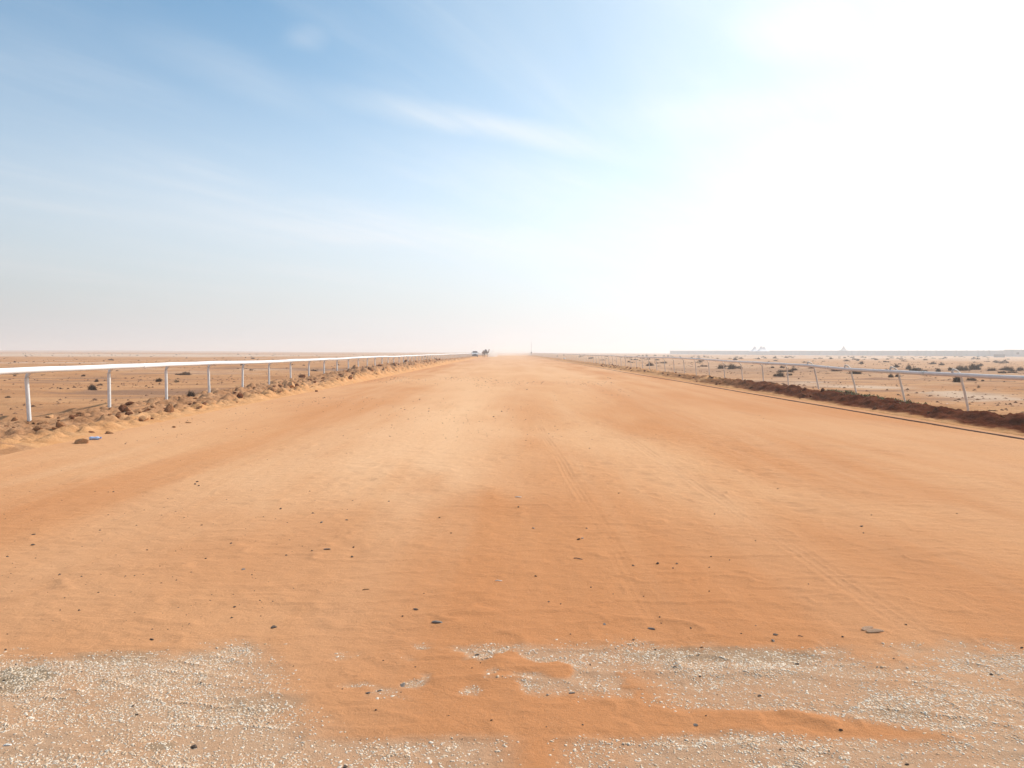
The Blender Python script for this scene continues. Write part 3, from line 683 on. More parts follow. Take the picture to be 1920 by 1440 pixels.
# hose along the right edge of the track
M_hose = mat('dark_hose', (0.24, 0.125, 0.075), 0.7, var=0.2)
bm = bmesh.new(); pts = []
for y in list(np.arange(3, 40, 0.8)) + list(np.arange(40, 300, 4.0)):
    x = 9.42 + 0.06 * math.sin(y * 0.21) + 0.04 * math.sin(y * 0.07 + 1) - 0.0012 * min(y, 80)
    pts.append((x, y, ground_z(x, y) + 0.012))
tube(bm, pts, 0.015, 8)
tag(done(bm, 'water_hose', M_hose), 'long dark hose lying on the sand along the right bank', 'hose')

# ------------------------------------------------------------------ running rails
def running_rail(name, side, x_post, x_rail, h, y0, nbefore, nparts, ymax, r_post, m_post, lean, peak, label, seed):
    r = random.Random(seed)
    root = empty(name, (x_post, y0, 0), label=label, cat='fence')
    inv = Vector((x_post, y0, 0))
    sp = 3.05; n = int((ymax - y0) / sp)
    dirx = 1 if x_rail > x_post else -1
    over = abs(x_rail - (x_post + lean))
    hs = {}
    for i in range(-nbefore - 1, n + 1): 
        hs[i] = h + r.uniform(-0.014, 0.014) + 0.016 * math.sin(i * 0.55 + seed)
        if seed == 2: hs[i] += (-.10, -.095, -.075, -.005, .015, .03, .04, .055, .075)[max(0, min(8, i))]
    xo = {i: r.uniform(-0.02, 0.02) for i in hs}
    rest = bmesh.new(); nrest = 0; made = 0
    for i in range(-nbefore, n):
        y = y0 + sp * i; hh = hs[i]; lx = lean + r.uniform(-.015, .015)
        if seed == 2 and i > 3: lx *= 0.45
        yl = r.uniform(-.03, .03)
        zb = ground_z(x_post, y) - 0.25
        pts = [(0, 0, zb), (0 * lx, 0, 0.1), (lx * 0.6, yl * .6, hh * 0.55), (lx, yl, hh - 0.20)]
        ex = x_rail + xo[i] - x_post
        pk = peak if (seed == 2 and i < 4) else 0.0
        for a_ in (25, 50, 75, 100, 125):
            t_ = a_ / 125.0; pts.append((lx + (ex - lx) * (1 - math.cos(R(min(90, a_ * .9)))) * 1.0, yl, hh - 0.20 + (0.20 + pk) * math.sin(R(a_ * .9))))
        if pk: pts += [(ex, yl, hh + 0.02)]
        pts = [Vector(q) for q in pts]
        far = y > 120
        tgt = bmesh.new() if made < nparts else rest
        off = Vector((0, y - y0, 0))
        tube(tgt, [q + off for q in pts], r_post, 5 if far else 10)
        if made < nparts:
            o = done(tgt, 'post', m_post, root)
        made += 1
    if made > nparts:
        o = done(rest, 'far_posts', m_post, root); o['kind'] = 'stuff'
    # the rail itself
    bm = bmesh.new(); pts = []
    for i in range(-nbefore - 1, n):
        for k in (0, .5):
            if k and i * sp + y0 > 90: continue
            j = i + 1
            hh = hs[i] * (1 - k) + hs[j] * k - (0.006 if k else 0); xx = (x_rail + xo[i] * (1 - k) + xo[j] * k)
            pts.append((xx - x_post, sp * (i + k), hh))
    tube(bm, pts, 0.062 if seed == 1 else 0.056, 14, flat=0.78)
    done(bm, 'rail', M_rail if seed == 1 else M_railR, root)
    for i in range(-nbefore, 40, 2):
        bm = bmesh.new(); k = .42
        a0 = Vector((x_rail + xo[i] * (1 - k) + xo[i + 1] * k - x_post, sp * (i + k), hs[i] * (1 - k) + hs[i + 1] * k - .005))
        tube(bm, [a0 + Vector((0, -.06, 0)), a0 + Vector((0, .06, 0))], 0.0655, 14, flat=0.79)
        done(bm, 'joint_sleeve', M_joint if i % 4 == 0 else (M_rail if seed == 1 else M_railR), root)
    return root
running_rail('running_rail', -1, -10.14, -9.9, 1.14, 15.13, 3, 100, 420, 0.040, M_post, 0.0, 0.0, 'white running rail on curved posts along the left side of the track', 1)
running_rail('running_rail', 1, 12.42, 11.96, 1.075, 19.0, 4, 100, 420, 0.030, M_postR, -0.20, 0.14, 'sagging white running rail with leaning cream posts along the right side', 2)

# ------------------------------------------------------------------ desert shrubs
def shrub_mesh(name, seed, n, flat=0.55, m=M_twig, spread=1.0, wid=0.010, hz=0.6):
    r = random.Random(seed); V = []; Fc = []
    lobes = [(r.uniform(-.35, .35) * spread, r.uniform(-.3, .3), r.uniform(.55, 1.0)) for _ in range(5)]
    for i in range(n):
        lx, ly, ls = lobes[i % 5]
        th = r.uniform(0, 6.283); ph = r.uniform(0.05, 1.5) if i % 3 else r.uniform(.5, 1.5)
        L = r.uniform(.45, 1.0) * ls * 0.62
        d = Vector((math.cos(th) * math.cos(ph), math.sin(th) * math.cos(ph), math.sin(ph) * flat * 1.5))
        p0 = Vector((lx + r.uniform(-.07, .07), ly + r.uniform(-.07, .07), -0.03)); b_ = r.uniform(.0, .45)
        prev = None; cur = p0 + d * (L * b_ * .6); side = d.cross(Vector((r.gauss(0, 1), r.gauss(0, 1), r.gauss(0, 1)))).normalized()
        for k in range(3):
            w = wid * (1.3 - k * .5) * r.uniform(.7, 1.4)
            base = len(V); V += [cur - side * w, cur + side * w]
            if prev is not None: Fc.append((prev, prev + 1, base + 1, base))
            prev = base
            cur = cur + (d + Vector((r.gauss(0, .22), r.gauss(0, .22), r.gauss(0, .16)))) * (L / 2.6)
            cur.z = max(cur.z, 0.01)
        for k in range(2):   # leaf bits
            q = cur - d * r.uniform(0, L * .6) + Vector((r.gauss(0, .03), r.gauss(0, .03), r.gauss(0, .02))); s = wid * r.uniform(1.0, 2.4)
            a1 = Vector((r.gauss(0, 1), r.gauss(0, 1), r.gauss(0, 1))).normalized() * s; a2 = Vector((r.gauss(0, 1), r.gauss(0, 1), r.gauss(0, 1))).normalized() * s
            base = len(V); V += [q - a1, q + a2, q + a1]; Fc.append((base, base + 1, base + 2))
    mx = max(abs(v.x) for v in V)
    zt = sorted(v.z for v in V)[int(len(V) * .97)]
    V = [Vector((v.x / mx, v.y / mx, v.z * hz / zt if v.z > 0 else v.z)) for v in V]
    me = poly_mesh(name, V, Fc); me.materials.append(m); return me
SH = [shrub_mesh('shrub', 1, 1500, .55, M_twig, .8, .016, .62), shrub_mesh('shrub', 2, 1100, .45, M_twig2, 1.4, .013, .46), shrub_mesh('shrub', 3, 900, .35, M_twig, 1.8, .013, .28),
      shrub_mesh('shrub', 4, 500, .42, M_twig3, 1, .011, .5), shrub_mesh('shrub', 5, 1000, .5, M_twig2, 1.1, .013, .46)]
SHF = [shrub_mesh('shrub', 11, 220, .5, M_twig, 1.0, .035, .42), shrub_mesh('shrub', 12, 220, .45, M_twig2, 1.5, .035, .32), shrub_mesh('shrub', 13, 180, .35, M_twig, 1.8, .04, .24)]
def shrub(x, y, half, k, label, group, zs=1.0, src=SH):
    o = bpy.data.objects.new('desert_shrub', src[k]); C.objects.link(o)
    o.location = (x, y, ground_z(x, y)); o.scale = (half, half * .9, half * zs); o.rotation_euler = (0, 0, rnd.uniform(0, 6.28))
    return tag(o, label, 'shrub', group)
GL, GR = 'shrubs dotted over the plain left of the track', 'shrubs dotted over the plain right of the track'
for px, py, w, k, zs, lab in (
    (175, 735, 24, 0, 1.3, 'round dark shrub left of the second post of the left rail'),
    (188, 722, 14, 1, 1.0, 'low shrub right behind the round dark one left of the second post'),
    (358, 749, 27, 0, 1.2, 'dense almost black shrub between the third and fourth post of the left rail'),
    (15, 746, 11, 1, 1.0, 'small grey shrub at the left edge of the photo'),
    (297, 715, 14, 0, 1.2, 'compact dark shrub just left of the third post, near the rail'),
    (335, 703, 17, 2, 1.2, 'wide flat shrub just below the rail, right of the third post'),
    (331, 716, 20, 3, .9, 'sparse straw coloured shrub right of the third post'),
    (181, 715, 11, 0, 1.1, 'small dark shrub just below the rail left of the second post'),
    (156, 705, 9, 0, 1.0, 'tiny dark shrub touching the rail left of the second post'),
    (81, 704, 8, 2, 1.0, 'small shrub right of the first post, near the rail'),
    (27, 705, 12, 2, 1.0, 'flat shrub left of the first post, near the rail'),
    (113, 729, 6, 1, 1.0, 'tiny shrub midway between the first and second post'),
    (570, 688, 7, 1, 1.2, 'small greyish shrub behind the ninth post of the left rail'),
    (453, 685, 9, 0, 1.0, 'small dark shrub just under the rail near its fifth post'),
    (548, 685, 5, 0, 1.0, 'tiny dark shrub under the rail near its seventh post')):
    p = gp(px, py); shrub(p.x, p.y, w * p.length / 2666, k, lab, GL, zs)
for px, py, w, k, zs, lab in (
    (1352, 692, 26, 1, 1.3, 'left bush of the big grey thicket behind the right rail'),
    (1371, 694, 30, 1, 1.3, 'middle and largest bush of the big grey thicket behind the right rail'),
    (1387, 692, 18, 4, 1.2, 'right bush of the big grey thicket behind the right rail'),
    (1320, 687, 20, 2, .9, 'flat bush just left of the big grey thicket'),
    (1236, 688, 12, 2, 1.0, 'low dark bush behind the far part of the right rail'),
    (1411, 688, 8, 0, 1.0, 'small round bush right of the big grey thicket'),
    (1448, 690, 17, 2, 1.0, 'low bush just under the right rail, second right of the thicket'),
    (1467, 691, 14, 0, 1.0, 'small dark bush under the right rail left of the wooden looking posts'),
    (1488, 696, 18, 1, 1.0, 'rounded bush behind the right rail, fifth post back from the edge'),
    (1523, 692, 24, 2, 1.0, 'wide flat bush touching the right rail, fourth post back'),
    (1462, 706, 30, 1, 1.0, 'broad low bush well under the rail, left of the fourth post back'),
    (1480, 705, 18, 4, .8, 'pale companion of the broad low bush under the rail'),
    (1551, 704, 18, 4, .9, 'small bush alone on pale sand between two right hand posts'),
    (1604, 702, 30, 0, .8, 'dark double bush behind the third right hand post'),
    (1703, 694, 20, 4, 1.5, 'tall rounded bush standing above the right rail'),
    (1730, 697, 24, 2, .9, 'flat bush right of the tall rounded one above the rail'),
    (1759, 697, 15, 0, 1.0, 'small dark bush midway between the last two right hand posts'),
    (1783, 695, 12, 0, 1.3, 'small dark bush left of the last post, above the rail'),
    (1802, 696, 30, 1, 1.1, 'broad grey bush directly above the last right hand post'),
    (1828, 693, 24, 0, 1.1, 'darkest bush right of the last right hand post, above the rail'),
    (1860, 697, 22, 4, 1.1, 'pale bush above the rail, third from the right edge'),
    (1888, 697, 26, 1, 1.1, 'pale bush above the rail, second from the right edge'),
    (1912, 697, 18, 1, 1.0, 'pale bush above the rail at the right edge'),
    (1652, 710, 11, 4, 1.0, 'small grey bush under the rail right of the third post'),
    (1671, 707, 16, 0, 1.0, 'left one of two dark bushes under the rail by the second post'),
    (1683, 706, 14, 0, .9, 'right one of two dark bushes under the rail by the second post'),
    (1797, 719, 22, 0, 1.2, 'dark bush left of the last right hand post, under the rail'),
    (1822, 716, 22, 1, 1.2, 'dark bush right of the last right hand post, under the rail'),
    (1843, 717, 7, 0, 1.2, 'tiny dark bush right of the pair at the last post'),
    (1835, 726, 11, 3, 1.3, 'round straw coloured tumbleweed right of the last post'),
    (1558, 742, 18, 3, 1.0, 'straw coloured tuft behind the bank under the right rail'),
    (1861, 770, 20, 2, .5, 'flat dark bush on the sand right of the last post'),
    (1812, 770, 9, 2, .8, 'small dry bush at the foot of the last right hand post')):
    p = gp(px, py); shrub(p.x, p.y, w * p.length / 2666, k, lab, GR, zs)
def far_shrubs(n, side, f, group):
    lst = []
    while len(lst) < n:
        Xd, Yd, h_ = f()
        if abs(Xd) * 1333 / Yd > 945: continue
        if side == 'right' and Yd > 340: continue
        lst.append(shrub(Xd, Yd, h_, rnd.randrange(3), 'far shrub', group, rnd.uniform(.75, 1.15), SHF))
    xp, y0 = (-10.14, 15.13) if side == 'left' else (12.42, 19.0); bays = {}
    for o in lst:
        yy = xp * o.location.y / o.location.x                    # where the sight line crosses the fence
        bays.setdefault(max(-1, math.floor((yy - y0) / 3.05)), []).append(o)
    for b_, l in bays.items():
        l.sort(key=lambda o: o.location.y)
        w = f'outside the first {side} post' if b_ < 0 else f'beyond the {nth(b_ + 1)} {side} post'
        for k, o in enumerate(l): o['label'] = f'{ordi(k)} tiny shrub far out on the plain {w}'
def fl():
    Yd = 45 + 330 * rnd.random() ** 1.2; return -rnd.uniform(13, 13 + Yd * 0.72), Yd, rnd.uniform(.12, .34) * (1 + Yd / 400) * (1.5 if rnd.random() < .15 else 1)
def fr():
    Yd = 48 + 300 * rnd.random() ** 1.1; return rnd.uniform(16, 16 + Yd * 0.72), Yd, rnd.uniform(.28, .8) * (1 + Yd / 500)
far_shrubs(150, 'left', fl, 'distant shrubs left of the track')
far_shrubs(190, 'right', fr, 'distant shrubs right of the track')

# crumbs of earth and dead tufts too small to count on both plains
def plain_litter():
    V = []; Fc = []; r = random.Random(21); n = 0
    while n < 5200:
        Yd = 13 + 110 * r.random() ** 1.6; sx = -1 if r.random() < .5 else 1
        Xd = sx * r.uniform(11.9 if sx < 0 else 13.0, 14 + Yd * .74)
        if float(fbm(np.array([Xd * .25]), np.array([Yd * .2]), 3, 401)[0]) < r.uniform(.38, .60): continue
        n += 1; z = ground_z(Xd, Yd); s_ = r.uniform(.012, .045) * (1 + Yd / 60); b0 = len(V); k = 5
        for j in range(k):
            a_ = j / k * 6.283 + r.uniform(-.4, .4); V.append((Xd + math.cos(a_) * s_ * r.uniform(.9, 2.0), Yd + math.sin(a_) * s_ * r.uniform(.7, 1.3), z - .004))
        V.append((Xd + r.uniform(-.4, .4) * s_, Yd, z + s_ * r.uniform(.4, 1.0)))
        for j in range(k): Fc.append((b0 + j, b0 + (j + 1) % k, b0 + k))
    tag(link('dry_litter', poly_mesh('dry_litter', V, Fc), mat('dry_litter', (0.27, 0.145, 0.085), .95, var=.5, vscale=.8, spec=0.0), smooth=False), 'crumbs of earth and dead tufts strewn over the desert plains', 'litter', kind='stuff')
plain_litter()

# green growth on the right bank
def grass():
    V = []; Fc = []; r = random.Random(5)
    p0 = gp(1665, 752, .1); p1 = gp(1742, 764, .1)
    for i in range(3200):
        t_ = r.random(); w = math.sin(math.pi * min(1, max(0, t_))) ** .5
        x = 11.62 + 0.36 * r.gauss(0, 1) * .8; y = 19.6 + 5.4 * t_
        if not 10.9 < x < 12.7: continue
        z = ground_z(x, y); h = r.uniform(.01, .05) * (0.5 + w); th = r.uniform(0, 6.28); wd = r.uniform(.008, .018)
        a_ = Vector((math.cos(th) * wd, math.sin(th) * wd, 0)); b0 = len(V); ti = Vector((r.gauss(0, .03), r.gauss(0, .03), h))
        b = Vector((x, y, z - .005)); V += [b - a_, b + a_, b + ti + a_ * .6, b + ti - a_ * .6]; Fc.append((b0, b0 + 1, b0 + 2, b0 + 3))
    m = mat('green_weeds', (0.25, 0.24, 0.10), 0.8, var=0.4, vscale=5)
    tag(link('grass', poly_mesh('grass', V, Fc), m, smooth=False), 'patch of green weeds on the bank at the foot of a leaning post', 'grass', kind='stuff')
grass()

# ------------------------------------------------------------------ far things
def px_at(px, D, z=0):           # world x of pixel column px at distance D
    return (px - 950) * D / 1333.0
# perimeter wall
wp = [Vector((px_at(1257, 690), 690, 0)), Vector((px_at(1560, 520), 520, 0)), Vector((px_at(1903, 380), 380, 0))]
root = empty('perimeter_wall', wp[0], label='long blue grey boundary wall on the horizon right of the track', cat='wall')
bm = bmesh.new(); bm2 = bmesh.new()
for a0, a1 in zip(wp, wp[1:]):
    d = a1 - a0; L = d.length; ang = math.atan2(d.y, d.x); mid = (a0 + a1) / 2 - wp[0]
    box(bm, (mid.x, mid.y, 1.3), (L, .3, 3.8), (0, 0, ang)); box(bm2, (mid.x, mid.y, 3.26), (L + .1, .42, .12), (0, 0, ang))
done(bm, 'wall_face', M_wall, root, False); done(bm2, 'coping', M_wall, root, False)
d = (wp[2] - wp[1]).normalized()
for i in range(40):
    q = wp[0].lerp(wp[2], i / 40) if False else (wp[0].lerp(wp[1], i / 20) if i < 20 else wp[1].lerp(wp[2], (i - 20) / 20))
    bm = bmesh.new(); box(bm, tuple(q - wp[0] + Vector((-.25, -.3, 1.7))), (.55, .45, 3.5), (0, 0, math.atan2(d.y, d.x))); done(bm, 'pier', M_wall, root, False)
# flat building at the right edge
xb = px_at(1905, 372)
root = empty('flat_roofed_building', (xb + 9, 376, 0), label='grey flat roofed building at the right end of the boundary wall', cat='building')
bm = bmesh.new(); box(bm, (0, 0, 1.65), (18, 7, 3.9)); done(bm, 'wall', M_wall, root, False)
bm = bmesh.new(); box(bm, (0, 0, 3.68), (18.5, 7.5, .18)); done(bm, 'roof', M_white, root, False)
for k in range(4):
    bm = bmesh.new(); box(bm, (-6.6 + k * 4.4, -3.5, 1.8), (1.4, .12, 1.1)); done(bm, 'window', M_glass, root, False)
# low block on the plain
x = px_at(1877.5, 300)
root = empty('water_tank', (x, 300, 0), label='low dark grey block standing alone in front of the far wall', cat='tank')
bm = bmesh.new(); box(bm, (0, 0, .55), (3.4, 2.0, 1.3), bev=.06); done(bm, 'tank_body', M_dark, root, False)
bm = bmesh.new(); box(bm, (0, 0, 1.24), (3.6, 2.2, .1), bev=.02); done(bm, 'lid', M_dark, root, False)
# low heap of pale rubble/sheet in front of the wall at far right
# peaked tents
def tent(px, D, w, apex, skirt, label, name='peaked_tent', m=M_white):
    root = empty(name, (px_at(px, D), D, 0), R(8), label=label, cat='tent', group='white peaked tents by the far wall')
    bm = bmesh.new(); n = 10; V = []
    for k in range(n + 1):
        t_ = k / n; r_ = w / 2 * (1 - t_) ** 1.0 * (1 - .42 * math.sin(math.pi * t_)); z = skirt + (apex - skirt) * (t_ ** 1.0 if k else 0)
        z = skirt + (apex - skirt) * t_
        V.append([bm.verts.new((sx * max(r_, .04), sy * max(r_, .04), z)) for sx, sy in ((-1, -1), (1, -1), (1, 1), (-1, 1))])
    for a_, b_ in zip(V, V[1:]):
        for k in range(4): bm.faces.new((a_[k], a_[(k + 1) % 4], b_[(k + 1) % 4], b_[k]))
    bm.faces.new(V[-1]); bm.faces.new(V[0][::-1])
    done(bm, 'canopy', m, root, False)
    bm = bmesh.new(); h = w / 2
    for sx, sy, lx, ly in ((0, -1, w, .04), (0, 1, w, .04), (-1, 0, .04, w), (1, 0, .04, w)): box(bm, (sx * h, sy * h, skirt - .17), (lx, ly, .34))
    done(bm, 'valance', m, root, False)
    for sx in (-1, 1):
        for sy in (-1, 1):
            bm = bmesh.new(); tube(bm, [(sx * (h - .1), sy * (h - .1), -.3), (sx * (h - .1), sy * (h - .1), skirt)], .05, 6); done(bm, 'leg', M_metal, root)
tent(1415.5, 450, 5.0, 5.85, 2.75, 'white peaked tent, left one of the three standing together')
tent(1427.5, 446, 5.0, 5.9, 2.75, 'white peaked tent, middle one of the three standing together')
tent(1433, 456, 5.0, 5.8, 2.75, 'white peaked tent half hidden behind the middle one of the three')
tent(1583, 560, 5.5, 7.3, 3.4, 'lone grey tent peak showing above the far wall', m=mat('grey_canvas', (0.5, 0.52, 0.53), .8))
# masts
def lamp_mast(px, D, top, label):
    root = empty('lighting_mast', (px_at(px, D), D, 0), label=label, cat='lamp post')
    bm = bmesh.new(); tube(bm, [(0, 0, -.3), (0, 0, top * .5), (0, 0, top)], [.16, .12, .07], 8); done(bm, 'pole', M_metal, root)
    for s in (-1, 1):
        bm = bmesh.new(); tube(bm, [(0, 0, top - .2), (s * .9, 0, top + .15), (s * 1.9, 0, top + .25)], .05, 6); done(bm, 'arm', M_metal, root)
        bm = bmesh.new(); box(bm, (s * 2.3, 0, top + .22), (.9, .35, .16), bev=.04); done(bm, 'lamp_head', M_metal, root, False)
lamp_mast(1848, 450, 12.8, 'thin double armed lamp mast rising behind the far wall')
D = 300; root = empty('track_pole', (px_at(996, D), D, 0), label='tall thin pole standing at the far end of the right rail', cat='pole')
bm = bmesh.new(); tube(bm, [(0, 0, -.3), (0, 0, 3.2), (0, 0, 5.9)], [.07, .06, .04], 8); done(bm, 'pole', M_metal, root)
bm = bmesh.new(); box(bm, (-.05, -.12, 1.35), (.42, .3, .75), bev=.03); done(bm, 'meter_box', M_dark, root, False)
# plastic bag on the right verge
p = gp(1058, 673); bm = bmesh.new(); bmesh.ops.create_icosphere(bm, subdivisions=3, radius=.22)
for v in bm.verts: v.co *= 1 + .35 * (rnd.random() - .5); v.co.z *= .7
o = done(bm, 'plastic_bag', M_white); o.location = (p.x, p.y, .1); tag(o, 'crumpled white plastic bag caught by the far right rail', 'bag')
# scraps of litter on the right plain
for px, py, lab in ((1776, 757, 'small white scrap of litter on the pale sand left of the last right hand post'), (1705, 760, 'small white scrap at the end of the green weeds')):
    p = gp(px, py); bm = bmesh.new(); bmesh.ops.create_icosphere(bm, subdivisions=2, radius=.035)
    for v in bm.verts: v.co *= 1 + .5 * (rnd.random() - .5); v.co.z *= .5
    o = done(bm, 'litter', M_white); o.location = (p.x, p.y, ground_z(p.x, p.y) + .012); tag(o, lab, 'litter')

# ------------------------------------------------------------------ white off-roader
def car(x, y, rz):
    root = empty('parked_car', (x, y, 0.0), rz, label='white off-road car with dark grille facing the camera left of the camels', cat='car')
    prof = [(-1.95, .42), (-2.0, .62), (-1.98, .92), (-1.85, 1.02), (-.95, 1.10), (-.42, 1.60), (-.2, 1.66), (1.5, 1.66), (1.78, 1.58), (1.95, 1.05), (2.0, .6), (1.95, .42)]
    def hw(z): return .86 - (.0 if z < 1.05 else (z - 1.05) * .30) - (.05 if z < .45 else 0)
    V = []; n = len(prof)
    for s in (-1, 1):
        for (yy, z) in prof: V.append((s * hw(z), yy, z))
    Fc = [tuple(range(n))[::-1], tuple(range(n, 2 * n))] + [(i, (i + 1) % n, n + (i + 1) % n, n + i) for i in range(n)]
    me = poly_mesh('body', V, Fc); bm = bmesh.new(); bm.from_mesh(me)
    bmesh.ops.bevel(bm, geom=list(bm.edges), offset=.05, segments=2, affect='EDGES'); done(bm, 'body', M_carp, root, False)
    def plate(name, pts, m, d=.015):
        n_ = (Vector(pts[1]) - Vector(pts[0])).cross(Vector(pts[2]) - Vector(pts[0])).normalized() * d
        k = len(pts); V = [Vector(q) + n_ for q in pts] + [Vector(q) - n_ * 2 for q in pts]
        me = poly_mesh(name, V, [tuple(range(k)), tuple(range(k, 2 * k))[::-1]] + [(i, i + k, (i + 1) % k + k, (i + 1) % k) for i in range(k)])
        return link(name, me, m, root, False)
    plate('windscreen', [(-.76, -.88, 1.16), (.76, -.88, 1.16), (.66, -.47, 1.56), (-.66, -.47, 1.56)], M_glass)
    plate('rear_window', [(.72, 1.90, 1.18), (-.72, 1.90, 1.18), (-.66, 1.80, 1.5), (.66, 1.80, 1.5)], M_glass)
    for s in (-1, 1):
        for y0, y1, y2, y3 in ((-.62, .35, .35, -.28), (.45, 1.6, 1.5, .45)):
            q = [(s * .845, y0, 1.12), (s * .845, y1, 1.12), (s * .70, y2, 1.54), (s * .70, y3, 1.54)]
            plate('side_window', q if s > 0 else q[::-1], M_glass)
        bm = bmesh.new(); box(bm, (s * .96, -.62, 1.16), (.20, .12, .16), bev=.03); done(bm, 'wing_mirror', M_trim, root, False)
        bm = bmesh.new(); box(bm, (s * .64, -1.985, .84), (.28, .08, .17), bev=.03); done(bm, 'headlight', M_lamp, root, False)
    bm = bmesh.new(); box(bm, (0, -2.0, .84), (.92, .07, .20), bev=.02); done(bm, 'grille', M_trim, root, False)
    bm = bmesh.new(); box(bm, (0, -2.02, .55), (1.66, .16, .32), bev=.05); done(bm, 'front_bumper', M_trim, root, False)
    bm = bmesh.new(); box(bm, (0, 2.02, .55), (1.66, .14, .24), bev=.05); done(bm, 'rear_bumper', M_trim, root, False)
    for s in (-1, 1):
        for yy in (-1.28, 1.25):
            bm = bmesh.new(); tube(bm, [(s * .64, yy, .36), (s * .70, yy, .36), (s * .84, yy, .36), (s * .88, yy, .36)], [.30, .36, .36, .30], 20); w_ = done(bm, 'wheel', M_tyre, root, False)
            bm = bmesh.new(); tube(bm, [(s * .875, yy, .36), (s * .895, yy, .36)], .2, 16); done(bm, 'rim', M_metal, w_, False)
    return root
pc = gp(890.6, 670.4)
car(pc.x, pc.y, R(2)).scale = (0.90, 1.0, 1.12)

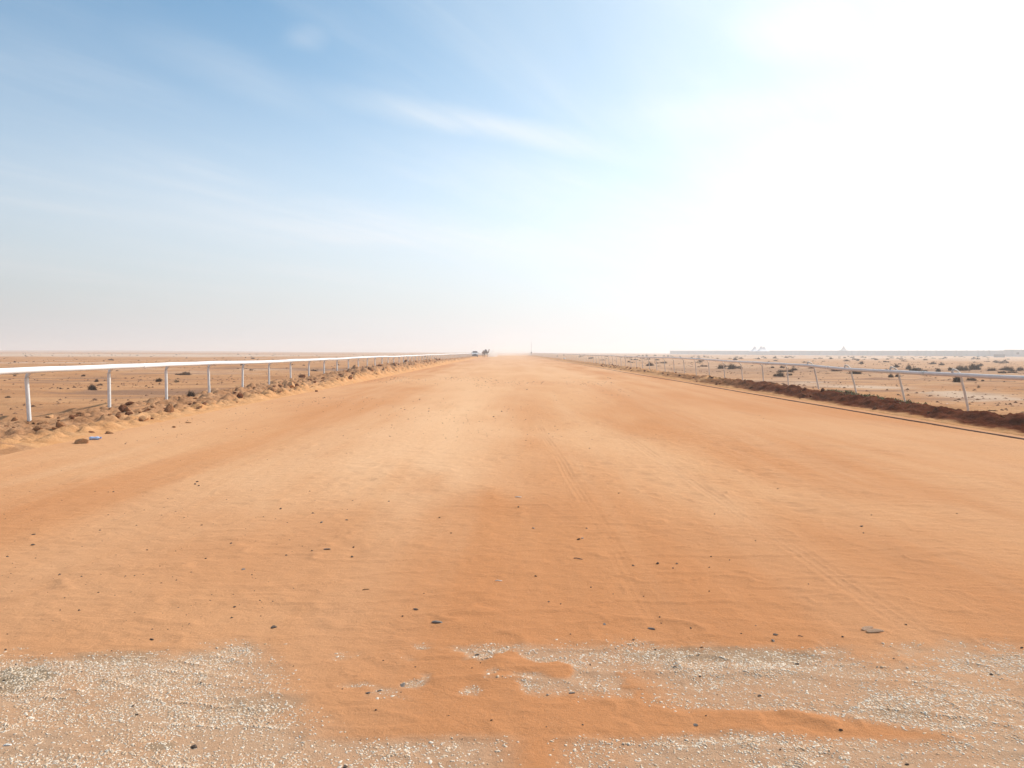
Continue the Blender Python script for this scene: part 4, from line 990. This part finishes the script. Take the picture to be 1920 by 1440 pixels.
# ------------------------------------------------------------------ camels
def camel(x, y, rz, m, label, head=1.0, blanket=True, sc=1.0):
    root = empty('camel', (x, y, 0), rz, label=label, cat='camel', group='camels walking along the track'); root.scale = (sc,) * 3
    bm = bmesh.new(); lay = bm.verts.layers.skin.verify()
    def v(co, rx, ry=None):
        q = bm.verts.new(co); q[lay].radius = (rx, ry or rx); return q
    def chain(a_, lst):
        for co, *r_ in lst:
            b_ = v(co, *r_); bm.edges.new((a_, b_)); a_ = b_
        return a_
    pel = v((-.62, 0, 1.42), .24); pel[lay].use_root = True
    mid = v((-.15, 0, 1.42), .31, .33); bm.edges.new((pel, mid)); ch = v((.38, 0, 1.40), .32, .36); bm.edges.new((mid, ch))
    hump = chain(mid, [((-.10, 0, 1.74), .22), ((-.08, 0, 2.0), .10), ((-.07, 0, 2.12), .045)])
    neck = chain(ch, [((.72, 0, 1.28), .19), ((1.00, 0, 1.26), .15), ((1.22, 0, 1.42), .135), ((1.34, 0, 1.72), .12), ((1.40, 0, 1.96 * head), .11), ((1.50, 0, 2.08 * head), .125), ((1.68, 0, 2.04 * head), .10), ((1.84, 0, 1.98 * head), .06)])
    for s in (-1, 1):
        for x0, ph in ((.42, .14 * s), (-.68, -.16 * s)):
            top = ch if x0 > 0 else pel
            if x0 > 0: chain(top, [((x0, .19 * s, 1.16), .13), ((x0 + ph * .4, .19 * s, .78), .065), ((x0 + ph, .18 * s, .55), .06), ((x0 + ph * .9, .17 * s, .12), .042), ((x0 + ph * .9 + .07, .17 * s, .045), .07)])
            else: chain(top, [((x0 + .04, .2 * s, 1.12), .16), ((x0 + .10 + ph * .5, .19 * s, .86), .085), ((x0 - .10 + ph, .17 * s, .56), .055), ((x0 + ph, .16 * s, .12), .04), ((x0 + ph + .07, .16 * s, .045), .07)])
    chain(pel, [((-.93, 0, 1.36), .05), ((-1.0, 0, 1.05), .03), ((-1.0, 0, .82), .035)])
    me = bpy.data.meshes.new('camel_body'); bm.to_mesh(me); bm.free()
    o = link('camel_body', me, m, root, False); sk = o.modifiers.new('skin', 'SKIN'); sk.use_smooth_shade = True
    ss = o.modifiers.new('sub', 'SUBSURF'); ss.levels = 2; ss.render_levels = 2
    for s in (-1, 1):
        bm = bmesh.new(); tube(bm, [(1.46, .06 * s, 2.12 * head), (1.43, .11 * s, 2.19 * head), (1.42, .13 * s, 2.23 * head)], [.03, .03, .01], 6); done(bm, 'ear', m, root)
    if blanket:
        bm = bmesh.new(); pr = []
        for k in range(-6, 7):
            a_ = R(k * 17); pr.append((math.sin(a_) * .39, 1.42 + math.cos(a_) * .40))
        V = []; Fc = []
        for i, xx in enumerate((-.42, -.30, -.1, .12, .26)):
            for (yy, z) in pr: V.append((xx, yy * (1 if i in (1, 2, 3) else .98), z + (.34 * max(0, 1 - abs(yy) / .3) if i in (1, 2, 3) else .06)))
        n = len(pr)
        for i in range(4):
            for k in range(n - 1): Fc.append((i * n + k, i * n + k + 1, (i + 1) * n + k + 1, (i + 1) * n + k))
        o = link('saddle_blanket', poly_mesh('saddle_blanket', V, Fc), M_cloth, root); sf = o.modifiers.new('solid', 'SOLIDIFY'); sf.thickness = .03
    return root
pc = gp(911.0, 669.6); camel(pc.x, pc.y, R(-52), M_camel1, 'dark camel with a grey blanket over its hump, head raised at right', sc=1.08)
pc = gp(906.4, 669.2); camel(pc.x, pc.y, R(-68), M_camel2, 'reddish brown camel walking half hidden behind the dark one', head=.86, blanket=False, sc=1.0)

# ------------------------------------------------------------------ air: dusty haze, and the dust kicked up behind the camels
def vol_mat(name, dens, col, aniso):
    m = bpy.data.materials.new(name); m.use_nodes = True; t = m.node_tree; t.nodes.clear()
    o = t.nodes.new('ShaderNodeOutputMaterial'); v = t.nodes.new('ShaderNodeVolumePrincipled')
    v.inputs['Density'].default_value = dens; v.inputs['Color'].default_value = (*col, 1); v.inputs['Anisotropy'].default_value = aniso
    t.links.new(v.outputs[0], o.inputs['Volume']); return m
bm = bmesh.new(); box(bm, (0, 3000, 7.0), (13200, 7200, 17.0))
bm.verts.ensure_lookup_table()
o = done(bm, 'haze', vol_mat('dusty_air', 0.0012, (0.985, 0.975, 0.965), 0.35), None, False); tag(o, kind='stuff')
def dust(px, D, s, dens, lab):
    bm = bmesh.new(); bmesh.ops.create_icosphere(bm, subdivisions=3, radius=1.0)
    for v in bm.verts: v.co *= 1 + .3 * (math.sin(v.co.x * 5 + v.co.y * 3) * math.cos(v.co.z * 4)) * .5
    o = done(bm, 'dust_cloud', vol_mat('dust', dens, (.97, .93, .88), .2)); o.location = (px_at(px, D), D, s[2] * .35); o.scale = s; tag(o, lab, 'dust', kind='stuff')
dust(924, 232, (1.8, 3, 1.7), .22, 'small white puff of dust right of the camels')
dust(945, 330, (14, 60, 2.0), .006, 'low veil of dust hanging over the far end of the track')
